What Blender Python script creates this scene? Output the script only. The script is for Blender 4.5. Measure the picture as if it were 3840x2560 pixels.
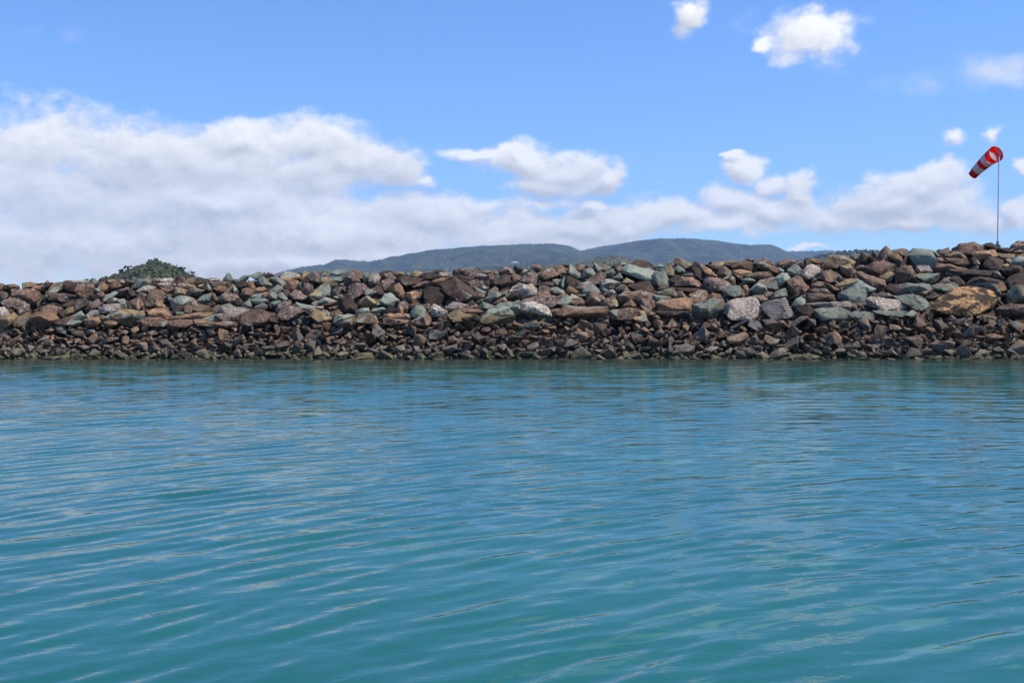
import bpy, bmesh, math, random
import numpy as np
from mathutils import Vector, Matrix, noise as mnoise

random.seed(7)
RNG = np.random.default_rng(11)
scene = bpy.context.scene
for o in list(bpy.data.objects):
    bpy.data.objects.remove(o)
COL = scene.collection

# ------------------------------------------------------------------ camera
FPX = 4133.0                      # focal length in photo pixels (3840 wide)
HORIZON = 1140.0                  # photo row of the horizon
CAMH = 2.5
PITCH = math.atan((1280.0 - HORIZON) / FPX)
cam_data = bpy.data.cameras.new("camera")
cam_data.sensor_width = 36.0
cam_data.lens = 36.0 * FPX / 3840.0
cam_data.clip_start = 0.1
cam_data.clip_end = 60000.0
cam = bpy.data.objects.new("camera", cam_data)
COL.objects.link(cam)
cam.location = (0.0, 0.0, CAMH)
cam.rotation_euler = (math.pi / 2 - PITCH, 0.0, 0.0)
scene.camera = cam


def ray(px, py):
    """direction through a photo pixel, scaled so that its y part is 1"""
    x = (px - 1920.0) / FPX
    u = (1280.0 - py) / FPX
    y = math.cos(PITCH) + u * math.sin(PITCH)
    z = -math.sin(PITCH) + u * math.cos(PITCH)
    return x / y, z / y


def at(px, py, Y):
    dx, dz = ray(px, py)
    return Vector((dx * Y, Y, CAMH + dz * Y))


# ------------------------------------------------------------------ light
SUN_DIR = Vector((0.56, -0.07, 0.82)).normalized()      # towards the sun
SUN_EL = math.asin(SUN_DIR.z)
SUN_AZ = math.atan2(SUN_DIR.x, SUN_DIR.y)
sd = bpy.data.lights.new("sun", "SUN")
sd.energy = 5.0
sd.angle = math.radians(0.53)
sd.color = (1.0, 0.93, 0.82)
sun = bpy.data.objects.new("sun", sd)
COL.objects.link(sun)
sun.rotation_euler = SUN_DIR.to_track_quat("Z", "Y").to_euler()
sun.location = (60, -20, 90)

vs = scene.view_settings
scene.display_settings.display_device = "sRGB"
vs.view_transform = "Standard"
vs.look = "None"
vs.exposure = 0.15
vs.gamma = 1.0
vs.use_curve_mapping = False
scene.cycles.use_denoising = True
scene.cycles.max_bounces = 6
scene.cycles.diffuse_bounces = 2
scene.cycles.glossy_bounces = 3
scene.cycles.volume_bounces = 0
scene.cycles.caustics_reflective = False
scene.cycles.caustics_refractive = False


class NT:
    """small helper for writing node trees"""

    def __init__(self, tree):
        self.t = tree
        self.n = tree.nodes
        self.l = tree.links

    def put(self, sock, v):
        if v is None:
            return
        if hasattr(v, "links") or isinstance(v, bpy.types.NodeSocket):
            self.l.new(v, sock)
        else:
            sock.default_value = v

    def math(self, op, a, b=None, c=None, clamp=False):
        n = self.n.new("ShaderNodeMath")
        n.operation = op
        n.use_clamp = clamp
        for i, v in enumerate((a, b, c)):
            self.put(n.inputs[i], v)
        return n.outputs[0]

    def vmath(self, op, a, b=None, c=None, out=0):
        n = self.n.new("ShaderNodeVectorMath")
        n.operation = op
        for i, v in enumerate((a, b, c)):
            self.put(n.inputs[i], v)
        return n.outputs[out]

    def smooth(self, v, lo, hi, a=0.0, b=1.0):
        n = self.n.new("ShaderNodeMapRange")
        n.interpolation_type = "SMOOTHSTEP"
        self.put(n.inputs[0], v)
        self.put(n.inputs[1], lo)
        self.put(n.inputs[2], hi)
        self.put(n.inputs[3], a)
        self.put(n.inputs[4], b)
        return n.outputs[0]

    def noise(self, vec, scale, detail=4, rough=0.55, dist=0.0, lac=2.0):
        n = self.n.new("ShaderNodeTexNoise")
        n.noise_dimensions = "3D"
        self.put(n.inputs["Vector"], vec)
        n.inputs["Scale"].default_value = scale
        n.inputs["Detail"].default_value = detail
        n.inputs["Roughness"].default_value = rough
        n.inputs["Lacunarity"].default_value = lac
        n.inputs["Distortion"].default_value = dist
        return n.outputs[0]

    def mix(self, f, a, b, mode="MIX"):
        n = self.n.new("ShaderNodeMix")
        n.data_type = "RGBA"
        n.blend_type = mode
        self.put(n.inputs[0], f)
        for i, v in ((6, a), (7, b)):
            if isinstance(v, tuple) and len(v) == 3:
                v = (*v, 1.0)
            self.put(n.inputs[i], v)
        return n.outputs[2]


def px_azel(cx, cy):
    dx, dz = ray(cx, cy)
    return math.degrees(math.atan2(dx, 1.0)), math.degrees(math.atan2(dz, math.hypot(dx, 1.0)))


# clouds of the real sky: centre, half sizes (photo pixels / 1.6327), thickness
CLOUDS = """
100,335,270,95,.8 300,365,240,80,1 560,325,130,55,1.1 710,325,150,58,1 480,385,300,90,1.1 830,372,120,62,1 930,398,70,48,1 992,422,34,16,.8
150,450,300,100,1 500,470,400,70,1 720,400,160,60,1 250,560,520,95,1.1 700,540,480,85,1.1 1000,500,280,50,.95 1180,525,200,55,.85 1120,478,110,20,.8
600,600,750,60,1.1 1250,560,200,30,.8 1200,368,88,44,1.1 1300,398,108,52,1.1 1105,350,78,18,.9 1385,412,54,32,1 1260,425,120,36,1 1180,345,40,22,1
1368,476,30,15,.9 1715,388,48,36,1 1698,352,38,10,1 1775,418,44,26,1 1690,462,88,42,1.1 1835,440,52,46,1.1 1790,482,110,36,1 1640,510,150,32,.95
1450,515,170,28,.8 1310,530,190,30,.85 1760,515,120,16,.6 2050,458,150,62,1.25 2130,428,115,52,1.2 1900,505,90,34,.85 2260,505,70,40,.85 1560,500,200,40,1.0 1250,470,90,18,.6 2180,476,110,52,1 2100,512,150,32,.95 1955,470,80,34,.75
2335,492,48,34,1 2342,384,24,24,1 2200,316,26,19,.55 2282,308,16,20,.5 1575,24,50,42,.62 1862,82,96,68,.85 1915,98,60,60,.7 1165,364,72,30,1 1762,106,30,22,.9
1835,140,60,26,.5   1850,566,90,11,.6
"""
WISPS = """
2290,150,130,42,.62 2335,140,70,34,.6 2110,190,90,24,.3 1990,60,50,20,.35
50,255,70,28,.35 150,262,90,30,.4 1562,55,22,20,.3 1970,56,46,12,.35 1700,48,44,24,.3 2200,170,120,26,.25 150,78,40,26,.2 70,70,30,18,.12
1500,456,64,9,.35 1525,428,20,7,.3 1480,420,16,6,.2
"""


def build_world():
    w = bpy.data.worlds.new("World")
    scene.world = w
    w.use_nodes = True
    t = NT(w.node_tree)
    t.n.clear()
    out = t.n.new("ShaderNodeOutputWorld")
    sky = t.n.new("ShaderNodeTexSky")
    sky.sky_type = "NISHITA"
    sky.sun_disc = False
    sky.sun_elevation = SUN_EL
    sky.sun_rotation = SUN_AZ
    sky.altitude = 0.0
    sky.air_density = SKY_AIR
    sky.dust_density = SKY_DUST
    sky.ozone_density = SKY_OZONE
    bg_sky = t.n.new("ShaderNodeBackground")
    bg_sky.inputs[1].default_value = SKY_STRENGTH
    wb = t.vmath("MULTIPLY", sky.outputs[0], SKY_TINT)          # camera white balance
    t.l.new(wb, bg_sky.inputs[0])

    tc = t.n.new("ShaderNodeTexCoord")
    d = t.vmath("NORMALIZE", tc.outputs["Generated"])
    sep = t.n.new("ShaderNodeSeparateXYZ")
    t.l.new(d, sep.inputs[0])
    az = t.math("MULTIPLY", t.math("ARCTAN2", sep.outputs[0], sep.outputs[1]), 57.29578)
    el = t.math("MULTIPLY", t.math("ARCSINE", sep.outputs[2]), 57.29578)

    stretch = t.vmath("MULTIPLY", d, (1.0, 1.0, 1.35))
    warp = t.n.new("ShaderNodeTexNoise")
    t.l.new(stretch, warp.inputs["Vector"])
    warp.inputs["Scale"].default_value = 22.0
    warp.inputs["Detail"].default_value = 4.0
    wv = t.vmath("MULTIPLY", t.vmath("SUBTRACT", warp.outputs["Color"], (0.5, 0.5, 0.5)), (2.6, 1.7, 0.0))
    comb = t.n.new("ShaderNodeCombineXYZ")
    t.l.new(az, comb.inputs[0])
    t.l.new(el, comb.inputs[1])
    p0 = t.vmath("ADD", comb.outputs[0], wv)

    def read(text):
        blobs = []
        k = 3840.0 / 2352.0
        for tok in text.split():
            cx, cy, rx, ry, wt = (float(q) for q in tok.split(","))
            u, v = px_azel(cx * k, cy * k)
            a = math.degrees(rx * k / FPX) * math.cos(math.radians(u)) ** 2
            b = math.degrees(ry * k / FPX) * math.cos(math.radians(u))
            blobs.append((u, v, a * 1.14, b * 1.14, wt))
        return blobs

    thick, thin = read(CLOUDS), read(WISPS)

    def field(p, blobs, floor=-0.8):
        acc = None
        for (u, v, a, b, wt) in blobs:
            q = t.vmath("MULTIPLY_ADD", p, (1 / a, 1 / b, 0.0), (-u / a, -v / b, 0.0))
            ln = t.vmath("LENGTH", q, out=1)
            f = t.math("MULTIPLY_ADD", ln, -wt, wt)
            acc = f if acc is None else t.math("SMOOTH_MAX", acc, f, 0.30)
        return t.math("MAXIMUM", acc, floor)

    # scattered clouds of the same kind over the part of the sky outside the photo
    den = t.math("ADD", t.math("MAXIMUM", sep.outputs[2], 0.0), 0.12)
    gcomb = t.n.new("ShaderNodeCombineXYZ")
    t.l.new(t.math("DIVIDE", sep.outputs[0], den), gcomb.inputs[0])
    t.l.new(t.math("DIVIDE", sep.outputs[1], den), gcomb.inputs[1])
    gn = t.noise(gcomb.outputs[0], 1.1, 2, 0.5)
    away = t.math("MAXIMUM", t.smooth(t.math("ABSOLUTE", az), 26.0, 36.0), t.smooth(el, 17.0, 24.0))
    gen = t.math("MULTIPLY_ADD", gn, 5.0, -2.95)
    gen = t.math("MULTIPLY_ADD", t.math("SUBTRACT", 1.0, away), -4.0, gen)

    def billow(v, scale):
        n = t.n.new("ShaderNodeTexVoronoi")
        n.feature = "F1"
        n.normalize = True
        t.l.new(v, n.inputs["Vector"])
        n.inputs["Scale"].default_value = scale
        n.inputs["Detail"].default_value = 3.0
        n.inputs["Roughness"].default_value = 0.55
        n.inputs["Lacunarity"].default_value = 2.2
        return n.outputs["Distance"]

    soft = t.n.new("ShaderNodeTexNoise")
    t.l.new(stretch, soft.inputs["Vector"])
    soft.inputs["Scale"].default_value = 60.0
    soft.inputs["Detail"].default_value = 4.0
    jitter = t.vmath("MULTIPLY", t.vmath("SUBTRACT", soft.outputs["Color"], (0.5, 0.5, 0.5)), (0.022, 0.022, 0.022))

    def dens(p, dirv):
        n1 = t.noise(dirv, 15.0, 9, 0.62)
        bl = billow(t.vmath("ADD", dirv, jitter), 30.0)
        f = t.math("MAXIMUM", field(p, thick), gen)
        f = t.math("MULTIPLY_ADD", t.math("SUBTRACT", n1, 0.5), 1.0, f)
        return t.math("MULTIPLY_ADD", t.math("SUBTRACT", 0.36, bl), 1.15, f), n1

    raw, n1 = dens(p0, stretch)
    p1 = t.vmath("ADD", p0, (0.24, 0.47, 0.0))
    str1 = t.vmath("ADD", stretch, (0.0042, 0.0, 0.0110))
    raw1, n2 = dens(p1, str1)
    alpha = t.smooth(raw, 0.0, 0.58, 0.0, 0.97)
    wisp = t.math("MULTIPLY_ADD", t.math("SUBTRACT", n1, 0.5), 1.1, field(p0, thin))
    alpha = t.math("MAXIMUM", alpha, t.smooth(wisp, 0.05, 0.75, 0.0, 0.66))
    alpha = t.math("MULTIPLY", alpha, t.smooth(el, -1.0, 0.3))
    lit = t.math("SUBTRACT", raw, raw1)
    big = t.noise(t.vmath("MULTIPLY", d, (1.0, 1.0, 2.4)), 8.0, 5, 0.55)
    s = t.math("MULTIPLY_ADD", lit, 1.1, 0.44)
    s = t.math("MULTIPLY_ADD", t.math("SUBTRACT", big, 0.5), 1.15, s)
    core = t.smooth(raw, 0.35, 1.2, 0.08, -0.06)          # thick middles are greyer than the edges
    s = t.math("ADD", s, core, clamp=True)
    ccol = t.mix(s, CLOUD_DARK, CLOUD_LIT)
    bg_c = t.n.new("ShaderNodeBackground")
    bg_c.inputs[1].default_value = 1.0
    t.l.new(ccol, bg_c.inputs[0])
    mx = t.n.new("ShaderNodeMixShader")
    t.l.new(alpha, mx.inputs[0])
    t.l.new(bg_sky.outputs[0], mx.inputs[1])
    t.l.new(bg_c.outputs[0], mx.inputs[2])
    t.l.new(mx.outputs[0], out.inputs[0])


SKY_STRENGTH = 0.15
SKY_AIR, SKY_DUST, SKY_OZONE = 1.0, 0.0, 10.0
SKY_TINT = (0.90, 1.02, 1.20)
CLOUD_DARK = (0.63, 0.635, 0.655)
CLOUD_LIT = (1.08, 1.07, 1.06)
build_world()

# stones of the armour layer: kind, outline in tenths of a panel pixel, optional label
TRACE = """
@0 1000
B -8,27 5,30 10,42 6,44 -8,42
D 6,32 13,32 13,40 9,44 5,38
O 13,31 22,30 32,33 35,38 22,42 10,42
T 40,28 54,27 65,31 55,38 40,38
O 54,35 64,31 77,33 80,42 68,43 60,40
D 62,29 78,29 88,32 80,42 76,33
O 78,28 84,24 89,29 88,31 80,30
M 90,29 110,26 106,40 98,50 75,62 70,60 80,48|tilted olive and grey slab lying down the slope
D 115,25 134,29 134,45 104,46 107,34
O 115,24 125,24 137,27 137,29 128,30 116,27
G 126,24 150,23 157,26 150,29 138,30
B 145,28 158,28 165,36 165,58 150,60 136,54 134,35
G 157,25 161,21 168,21 174,28 168,31 158,29
D 175,21 190,21 194,24 188,30 180,27 174,26
O 176,27 183,26 191,36 190,43 180,45 174,40 172,32
G 167,39 175,36 177,44 168,46
B 195,30 207,24 215,34 205,40 192,42 193,34
O 190,23 200,22 205,25 197,30
W 209,23 217,23 220,27 212,30
D 222,24 232,21 236,30 225,36 215,36
B 20,40 40,38 55,38 66,43 70,53 68,64 55,68 38,58 20,48
B -4,42 10,45 17,52 10,56 2,60 -4,58
P 2,62 15,55 28,55 40,60 46,66 35,71 15,71 3,66
P 28,72 42,66 49,67 50,76 40,86 30,86
W -5,72 6,71 13,78 14,87 8,92 -5,90
T -5,92 14,84 22,81 29,88 26,98 15,110 -5,108
T 32,88 46,80 54,86 47,92 48,105 38,110 20,101 24,96
O 47,96 60,82 76,79 93,83 101,92 93,105 70,110 52,106
B 74,72 85,66 105,72 111,80 108,90 98,88 92,82 78,80
D 100,76 110,74 114,88 108,92 101,90
P 82,56 95,48 112,46 117,54 116,62 100,62 88,60
D 108,68 118,62 128,62 133,66 128,72 118,76 110,74
T 112,78 118,72 128,70 129,80 118,87 113,86
P 128,80 137,58 152,57 155,62 145,72 140,82 129,84
P 147,74 158,62 172,57 182,64 172,74 160,82 149,82
B 170,46 180,45 186,50 180,58 167,57
G 180,58 186,50 200,43 208,46 198,52 190,58 184,65
P 198,50 210,40 224,35 227,40 218,52 206,55 200,54
B 188,60 198,53 207,56 212,62 200,65 190,66
W 173,72 182,66 205,67 216,65 220,73 210,79 190,83 175,82
G 207,58 219,56 222,64 208,66
W 148,88 160,77 172,77 173,85 160,90 150,94
P 160,90 178,85 188,91 180,98 165,94
G 124,88 142,78 148,86 142,95 128,94
B 94,98 110,90 125,85 128,93 116,104 100,106
G 112,100 122,94 140,95 143,99 130,105 115,104
O 145,94 160,89 173,90 178,98 170,106 152,108
O 182,94 205,88 210,98 200,104 186,106 180,100
M 190,86 200,77 225,76 250,78 254,85 248,95 230,104 212,103 208,92 196,88
@480 1000
B -5,23 8,23 15,26 5,36 -5,36
G 6,20 15,20 14,24 6,23
G 15,24 28,22 35,18 38,30 25,34 12,42 2,38 8,31|pale grey-green slab with an orange end at the crest
O 33,16 38,17 42,26 41,31 36,30 35,22
D 0,40 10,43 15,50 10,54 0,52
W 14,44 22,35 38,32 48,36 42,44 24,47 15,46
T 43,20 55,19 62,24 50,27 42,26
W 52,24 63,20 75,20 82,24 76,28 60,28
D 42,27 60,27 58,33 48,34
W 52,30 66,26 80,28 83,33 76,36 60,36 52,34
B 55,36 75,34 82,38 77,48 68,50 60,42
B 33,52 40,40 55,40 68,48 72,60 55,63 36,60
D 16,48 24,48 30,56 30,66 26,66 18,54
G 20,46 34,48 34,56 28,54
B 0,62 12,56 18,53 26,66 25,75 10,77 0,74
D -4,62 4,60 6,74 -4,76
D 30,60 45,60 48,70 40,75 31,72
O 48,62 58,62 66,70 60,76 46,74
G 68,48 76,50 76,58 70,62
B 83,20 90,17 100,22 96,30 86,30
O 98,26 108,20 118,24 120,33 100,34
T 104,20 118,19 121,22 117,25 108,23
D 118,24 130,20 140,26 130,30 122,30
W 140,20 155,19 162,22 158,25 142,26
B 142,28 160,24 175,28 170,35 155,38 146,34
G 166,22 175,12 180,13 184,24 186,27 182,32 174,36 167,28|pointed grey-green boulder standing up from the crest
O 186,21 194,22 188,26
O 85,32 92,29 100,35 116,33 118,38 105,42 90,40
O 79,48 84,35 95,40 106,42 108,50 98,52 80,52
M 105,40 115,38 135,41 130,48 118,52 108,50
T 122,34 136,28 134,36 128,39
D 131,32 138,27 148,38 149,45 136,43
O 150,38 162,33 171,36 170,44 162,47 152,42
O 172,42 183,31 190,34 188,44 178,48
G 186,32 192,38 194,48 184,50 186,42
G 122,58 130,50 145,46 152,54 148,62 135,67 125,64
O 146,46 153,48 160,63 152,62
D 137,66 150,60 154,66 148,72 140,72
P 162,52 170,45 190,48 194,54 188,64 170,68 162,62
D 185,30 200,24 212,28 214,38 200,42 188,38
G 188,27 205,15 214,16 210,22 198,28
O 211,24 220,26 224,36 222,44 216,40 212,32
G 212,16 230,9 240,12 238,20 225,23
O 222,40 232,36 240,38 240,46 226,46
B 200,40 210,37 222,42 222,55 208,60 200,62 198,48
D 190,62 196,54 202,60 202,72 194,70
G 75,58 88,52 102,52 110,56 102,62 100,70 88,72 78,78
P 95,58 106,52 114,55 128,66 120,72 108,70 98,66
D 78,76 90,66 99,70 98,78 82,84
O 99,70 112,68 118,74 116,82 100,82
M 116,72 128,66 144,70 144,80 128,80
T 146,74 156,67 168,68 160,76 155,82 146,80
G 166,68 178,64 188,71 180,73 170,72
G 210,50 235,47 240,52 228,56 212,56
G 202,66 214,55 218,70 208,75 203,74
G 214,58 228,54 240,56 246,60 238,64 225,68 216,64
G 220,72 236,64 246,68 244,74 225,75
W 156,78 165,71 190,72 205,72 213,77 204,86 180,84 160,86
P 156,84 175,82 195,86 196,96 180,100 160,98
B 152,100 170,96 188,98 191,104 175,107 155,106
O 116,94 122,92 135,94 155,98 150,104 135,106 120,100
O 34,78 48,74 66,73 76,86 70,94 55,90 36,88|rust-orange boulder with a broad bright top face
B 16,96 28,88 55,90 68,96 68,104 45,108 18,103
O 72,92 85,86 120,81 148,80 156,86 154,96 130,96 110,92 95,95 74,96
B 70,96 90,92 112,94 118,100 105,104 88,109 72,104
G 130,90 154,84 156,96 140,99 128,94
B 190,98 205,80 228,74 258,82 252,95 240,103 215,104 195,106
G 84,80 97,79 98,83 86,85
@960 980
G 0,19 10,18 12,24 8,27 0,26
P 16,24 22,18 28,20 33,25 25,30 18,29
D 12,26 17,25 18,30 13,29
T 18,31 28,27 28,33 22,36
G 3,29 12,26 22,35 34,44 26,48 12,44 4,38
M 25,30 33,26 44,32 54,38 50,45 38,44 26,36
O 41,24 50,18 60,18 72,22 79,26 74,33 56,36 46,32
T 79,28 84,16 94,20 90,28 84,31
P 90,27 100,19 108,20 113,28 112,38 100,40 92,36
D 80,34 90,28 94,40 84,42
G 113,22 122,13 128,16 131,22 128,30 114,26
O 110,18 114,17 114,22 112,24
G 131,18 142,15 160,15 162,21 145,25 132,25
G 136,31 150,26 152,34 142,37
M 114,28 126,27 138,33 143,42 130,46 116,40
P 150,32 160,20 170,18 178,25 183,34 176,38 160,43 150,40
B 168,18 178,15 188,20 188,32 182,33 176,24
T 190,22 198,19 200,28 198,37 189,36
W 199,26 207,17 214,20 220,30 214,42 202,46 198,36
D 217,22 226,16 240,17 240,32 224,32
P 219,38 222,33 234,33 244,36 240,46 230,55 222,48
P 160,52 168,40 176,37 192,40 197,50 188,58 175,64 162,60
D 188,58 195,50 216,44 223,50 226,58 214,66 200,64
O 50,44 56,34 70,33 79,38 75,50 60,52 50,50
G 75,38 80,36 78,48 74,50
P 79,48 84,40 92,39 100,44 100,56 90,60 82,54
P 60,56 68,50 76,51 86,60 88,66 78,70 62,66
B 48,50 60,50 60,62 54,64 48,56
O 0,48 14,44 18,50 12,56 0,58
O 0,60 12,55 20,54 20,65 10,66 0,64
G 20,52 38,41 44,44 48,50 40,55 28,53
G 22,56 28,52 35,58 42,60 44,68 35,70 22,66
G 40,56 46,54 56,66 46,70 42,62
G 26,72 40,68 44,72 38,80 28,82
P 38,76 48,70 58,71 61,76 52,80 40,86 36,84
G 99,52 115,42 126,40 131,48 130,60 118,62 102,56
T 96,58 108,50 116,54 120,62 112,66 98,66
P 132,55 138,46 156,44 158,52 150,58 140,60
B 136,62 152,58 156,64 146,70
G 108,72 120,63 130,65 143,70 136,75 124,74 110,75
D 112,77 128,75 140,74 144,70 144,76 130,80
G 70,72 80,74 105,80 106,84 92,83 84,88 72,76
W 106,80 118,78 120,82 114,86 106,85
B 128,82 138,79 142,82 132,87
O 131,90 145,84 153,92 145,94 132,97
D 144,72 152,66 166,63 171,72 178,78 176,90 160,92 148,86
T 178,76 188,64 196,60 206,66 213,74 205,84 190,84 182,80
G 215,70 226,58 236,56 252,68 244,78 236,82 224,74|smooth pale grey-green boulder with a clean broken face
G 176,88 184,83 198,82 200,88 192,91 178,94
G 201,88 206,83 224,81 230,84 222,90 206,92
P 36,96 44,84 60,79 72,80 82,88 76,96 60,102 46,106 38,102
W 40,98 55,88 70,85 66,96 52,104
T 84,88 96,82 112,88 128,94 132,100 128,108 112,108 96,98
W 116,86 124,85 130,92 128,98 120,92
M 134,106 142,96 160,93 174,95 172,102 170,110 155,115 140,114
B 142,106 168,102 170,112 150,118 143,114
M 171,104 182,94 200,90 208,96 216,108 210,113 196,110 180,110
D 22,100 36,98 40,108 24,108
@1440 980
P 0,20 12,19 14,24 6,32 0,32
P 6,28 14,22 22,28 22,36 10,36
O 15,22 22,18 32,18 38,24 30,26 20,28
G 38,20 46,19 46,27 40,26
T 45,22 52,17 60,17 68,20 62,28 50,30
D 22,30 32,26 60,30 68,30 64,36 48,44 34,42 22,36
D 63,25 72,20 90,20 94,24 92,30 76,33 66,30
D 84,19 95,14 110,18 108,20 95,22
W 93,26 98,19 118,19 119,27 105,30 95,30
P 124,20 134,12 165,10 173,18 164,28 140,26 128,24|flat-topped grey-brown block overhanging the crest
D 122,24 145,26 160,27 158,34 146,40 136,32
O 174,18 182,15 190,18 184,24 175,22
O 190,18 200,17 202,22 194,24
W 162,26 164,21 176,22 184,26 176,34 164,30
B 184,22 192,21 196,30 190,38 180,32
B 200,22 208,11 216,9 228,16 234,22 226,25 208,25
D 186,40 196,30 210,24 232,24 238,34 226,44 205,45 188,44
O 84,34 100,29 118,28 110,38 100,46 84,42
D 100,40 112,32 124,27 132,34 150,48 166,54 168,62 160,74 136,76 118,74 104,60|largest dark reddish-brown boulder, wedge shaped
B 50,44 66,36 82,35 82,40 68,44 54,48
D 70,50 80,45 94,47 102,58 106,70 96,80 78,76 68,64
O 18,42 26,38 32,44 37,56 32,66 24,62 20,52
D 8,46 18,40 22,52 26,64 20,66 8,56
P 0,34 10,33 16,38 14,44 6,48 0,46
P 146,36 158,33 174,34 178,44 176,50 160,50 150,46
D 138,32 146,30 152,34 146,40
D 176,34 186,32 186,40 178,44
G 160,44 168,48 181,54 178,56 168,55
B 178,62 184,52 196,44 201,48 200,54 190,60
B 166,56 178,55 178,62 170,66
B 202,54 218,50 218,58 206,60
G 176,66 190,56 198,52 208,58 206,62 194,68 186,74 178,74
O 192,74 206,64 213,62 218,72 205,74
W 220,52 228,44 240,40 240,54 226,56
D 214,60 226,54 240,56 238,68 222,70
O 40,56 50,52 56,56 66,56 67,64 60,72 50,68
D 36,60 46,56 56,66 62,74 50,78 38,70
P 26,72 36,70 42,76 42,86 36,88 30,80
O 20,86 26,76 34,82 34,90 26,92 20,90
D 2,88 10,80 16,80 24,88 14,93 2,93
O 44,78 48,74 62,74 62,78 50,84 45,84
G 46,88 56,78 66,77 73,86 72,92 62,96 50,100
B 66,78 78,74 80,78 78,88 74,86
O 0,94 8,91 30,92 42,97 44,103 28,104 4,104
B 0,98 20,102 44,104 40,110 10,112 0,110
T 34,92 44,93 46,100 42,98
B 46,106 58,100 74,91 84,102 82,110 66,114 50,112
W 80,82 88,76 98,80 112,88 110,97 96,100 84,96
D 76,86 82,82 84,96 84,102 78,92
W 112,80 120,71 134,72 146,76 144,82 122,86 113,86
O 146,76 151,78 149,81 145,82
O 150,80 160,76 166,77 164,83 152,82
G 160,74 166,68 174,67 174,72 166,75
G 166,82 174,70 186,74 196,78 194,83 186,86 178,86 168,84
B 124,86 140,82 165,83 178,88 172,92 162,93 140,90
T 112,94 124,87 140,90 160,94 156,104 140,109 122,106 112,98
D 154,98 164,94 174,100 160,106
M 170,100 186,84 200,81 220,82 230,94 228,104 210,108 190,107 176,105|broad grey-green boulder with a tan diagonal vein
G 196,80 206,74 225,72 240,72 248,80 240,95 230,94 222,84
B 84,108 92,106 100,108 98,114 88,115
@1920 960
D 4,24 6,18 20,22 18,30 10,32
M 14,30 22,22 30,24 28,28 20,33
B -6,26 2,26 9,33 0,34
W 24,21 32,18 34,24 26,24
B 32,17 48,15 54,22 48,27 38,24
B 44,30 58,24 70,18 84,18 98,22 98,28 86,33 70,42 54,42 44,38
D 85,17 94,14 102,16 100,21 90,20
G 99,24 104,13 112,24 124,36 122,42 108,36 99,30
B 112,20 118,16 127,16 128,22 122,32
G 122,38 128,23 142,24 147,32 135,37 124,40
W 132,22 138,20 144,24 136,25
M 143,20 146,12 162,15 175,20 166,24 158,28 146,26
G 161,30 168,26 178,23 182,30 176,38 172,42 164,34
G 190,16 193,8 204,15 196,18
O 182,20 190,17 194,18 186,22
T 184,22 190,18 196,20 192,30 187,30
G 178,38 190,29 192,36 198,40 186,44
G 194,22 208,14 225,18 250,26 270,40 262,48 240,46 222,40 205,34 196,28|long smooth grey-green slab sloping down to the right
D 209,13 222,6 240,10 255,20 252,26 236,22
G 222,5 230,8 250,20 246,22 236,16
D 92,40 98,34 116,42 118,50 108,58 92,60
G 86,44 92,34 96,44 95,56 90,60
G 72,42 78,40 86,42 86,50 78,50
D 46,50 72,44 74,52 60,54 48,54
P 14,46 22,34 30,28 36,26 45,32 42,42 42,54 34,50
G 14,44 20,36 27,38 16,46
B 0,34 12,33 18,38 12,46 0,50
W 8,64 20,50 34,50 42,58 44,66 38,74 20,76 10,70
P 0,56 12,47 22,50 14,58 4,66 0,64
P 46,58 50,53 64,53 72,60 68,62 52,61
B 44,66 50,61 66,62 74,66 60,70 46,69
G 70,56 80,55 90,60 96,68 88,68 78,66 72,62
O 94,62 100,52 117,61 116,68 104,68 95,66
P 111,56 120,48 135,44 142,48 130,58 118,64 112,60
P 130,42 148,32 156,27 166,34 168,40 152,54 140,48
G 124,62 138,49 144,50 158,62 158,66 140,66 126,67
P 158,48 160,42 175,41 192,46 186,54 172,60 164,58
G 155,56 157,44 172,60 162,65
T 194,46 202,38 216,46 205,50 196,49
D 206,52 224,46 242,45 254,62 246,66 220,60
G 181,60 190,51 198,50 196,54 186,58
B 196,52 200,50 209,60 200,64 182,62
P 159,68 170,60 178,59 184,66 182,73 170,72
W 100,72 106,66 120,74 112,78 102,76
G 114,68 132,67 130,71 118,72
B 130,78 136,66 146,63 158,68 164,74 160,86 145,92 132,84
O 156,68 163,74 160,80 156,76
M 160,88 164,76 178,70 184,78 188,88 178,96 166,92
B 188,68 205,62 228,60 250,68 254,82 240,88 210,86 190,84
O 194,88 210,76 220,88 218,92 204,93
B 108,82 120,72 128,80 128,88 116,88
O 76,72 94,66 104,72 98,76 84,76
P 15,78 40,70 60,68 76,70 86,80 76,90 60,90 30,86
G 76,84 90,72 98,71 108,78 104,86 90,90
B 104,80 118,76 116,86 106,88
O 76,104 94,88 120,89 166,90 168,96 164,108 130,110 90,110|long brick-shaped orange-brown block at the foot of the boulders
W 10,94 20,82 38,81 64,90 72,108 55,110 34,104 14,100
G 0,82 12,78 15,86 8,100 0,105
B 68,94 84,94 82,102 72,108
B 172,96 190,92 220,93 236,98 240,110 215,116 176,112
T 214,108 236,104 240,114 220,117
@2400 950
G 26,22 34,18 42,22 38,26 28,26
B 46,22 50,16 56,16 61,22 52,24
T 38,26 48,21 54,20 60,28 64,37 54,40 44,34
T 59,15 64,8 70,8 88,16 92,19 80,26 70,22 62,18
G 60,26 68,21 78,28 80,34 70,36 64,32
O 92,24 100,13 112,20 124,28 134,38 140,44 120,46 110,36 98,32|tan boulder with a long sunlit sloping face
D 92,24 104,26 112,36 116,44 106,46 94,36
G 74,38 88,35 102,32 104,36 100,43 86,40
D 52,46 64,38 76,40 76,46 60,54
T 124,20 134,15 152,14 148,22 138,30 128,26
M 138,26 146,22 154,25 160,30 162,40 150,42 138,36
O 152,15 166,12 176,14 165,18
D 148,20 160,16 164,20 158,26
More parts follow.
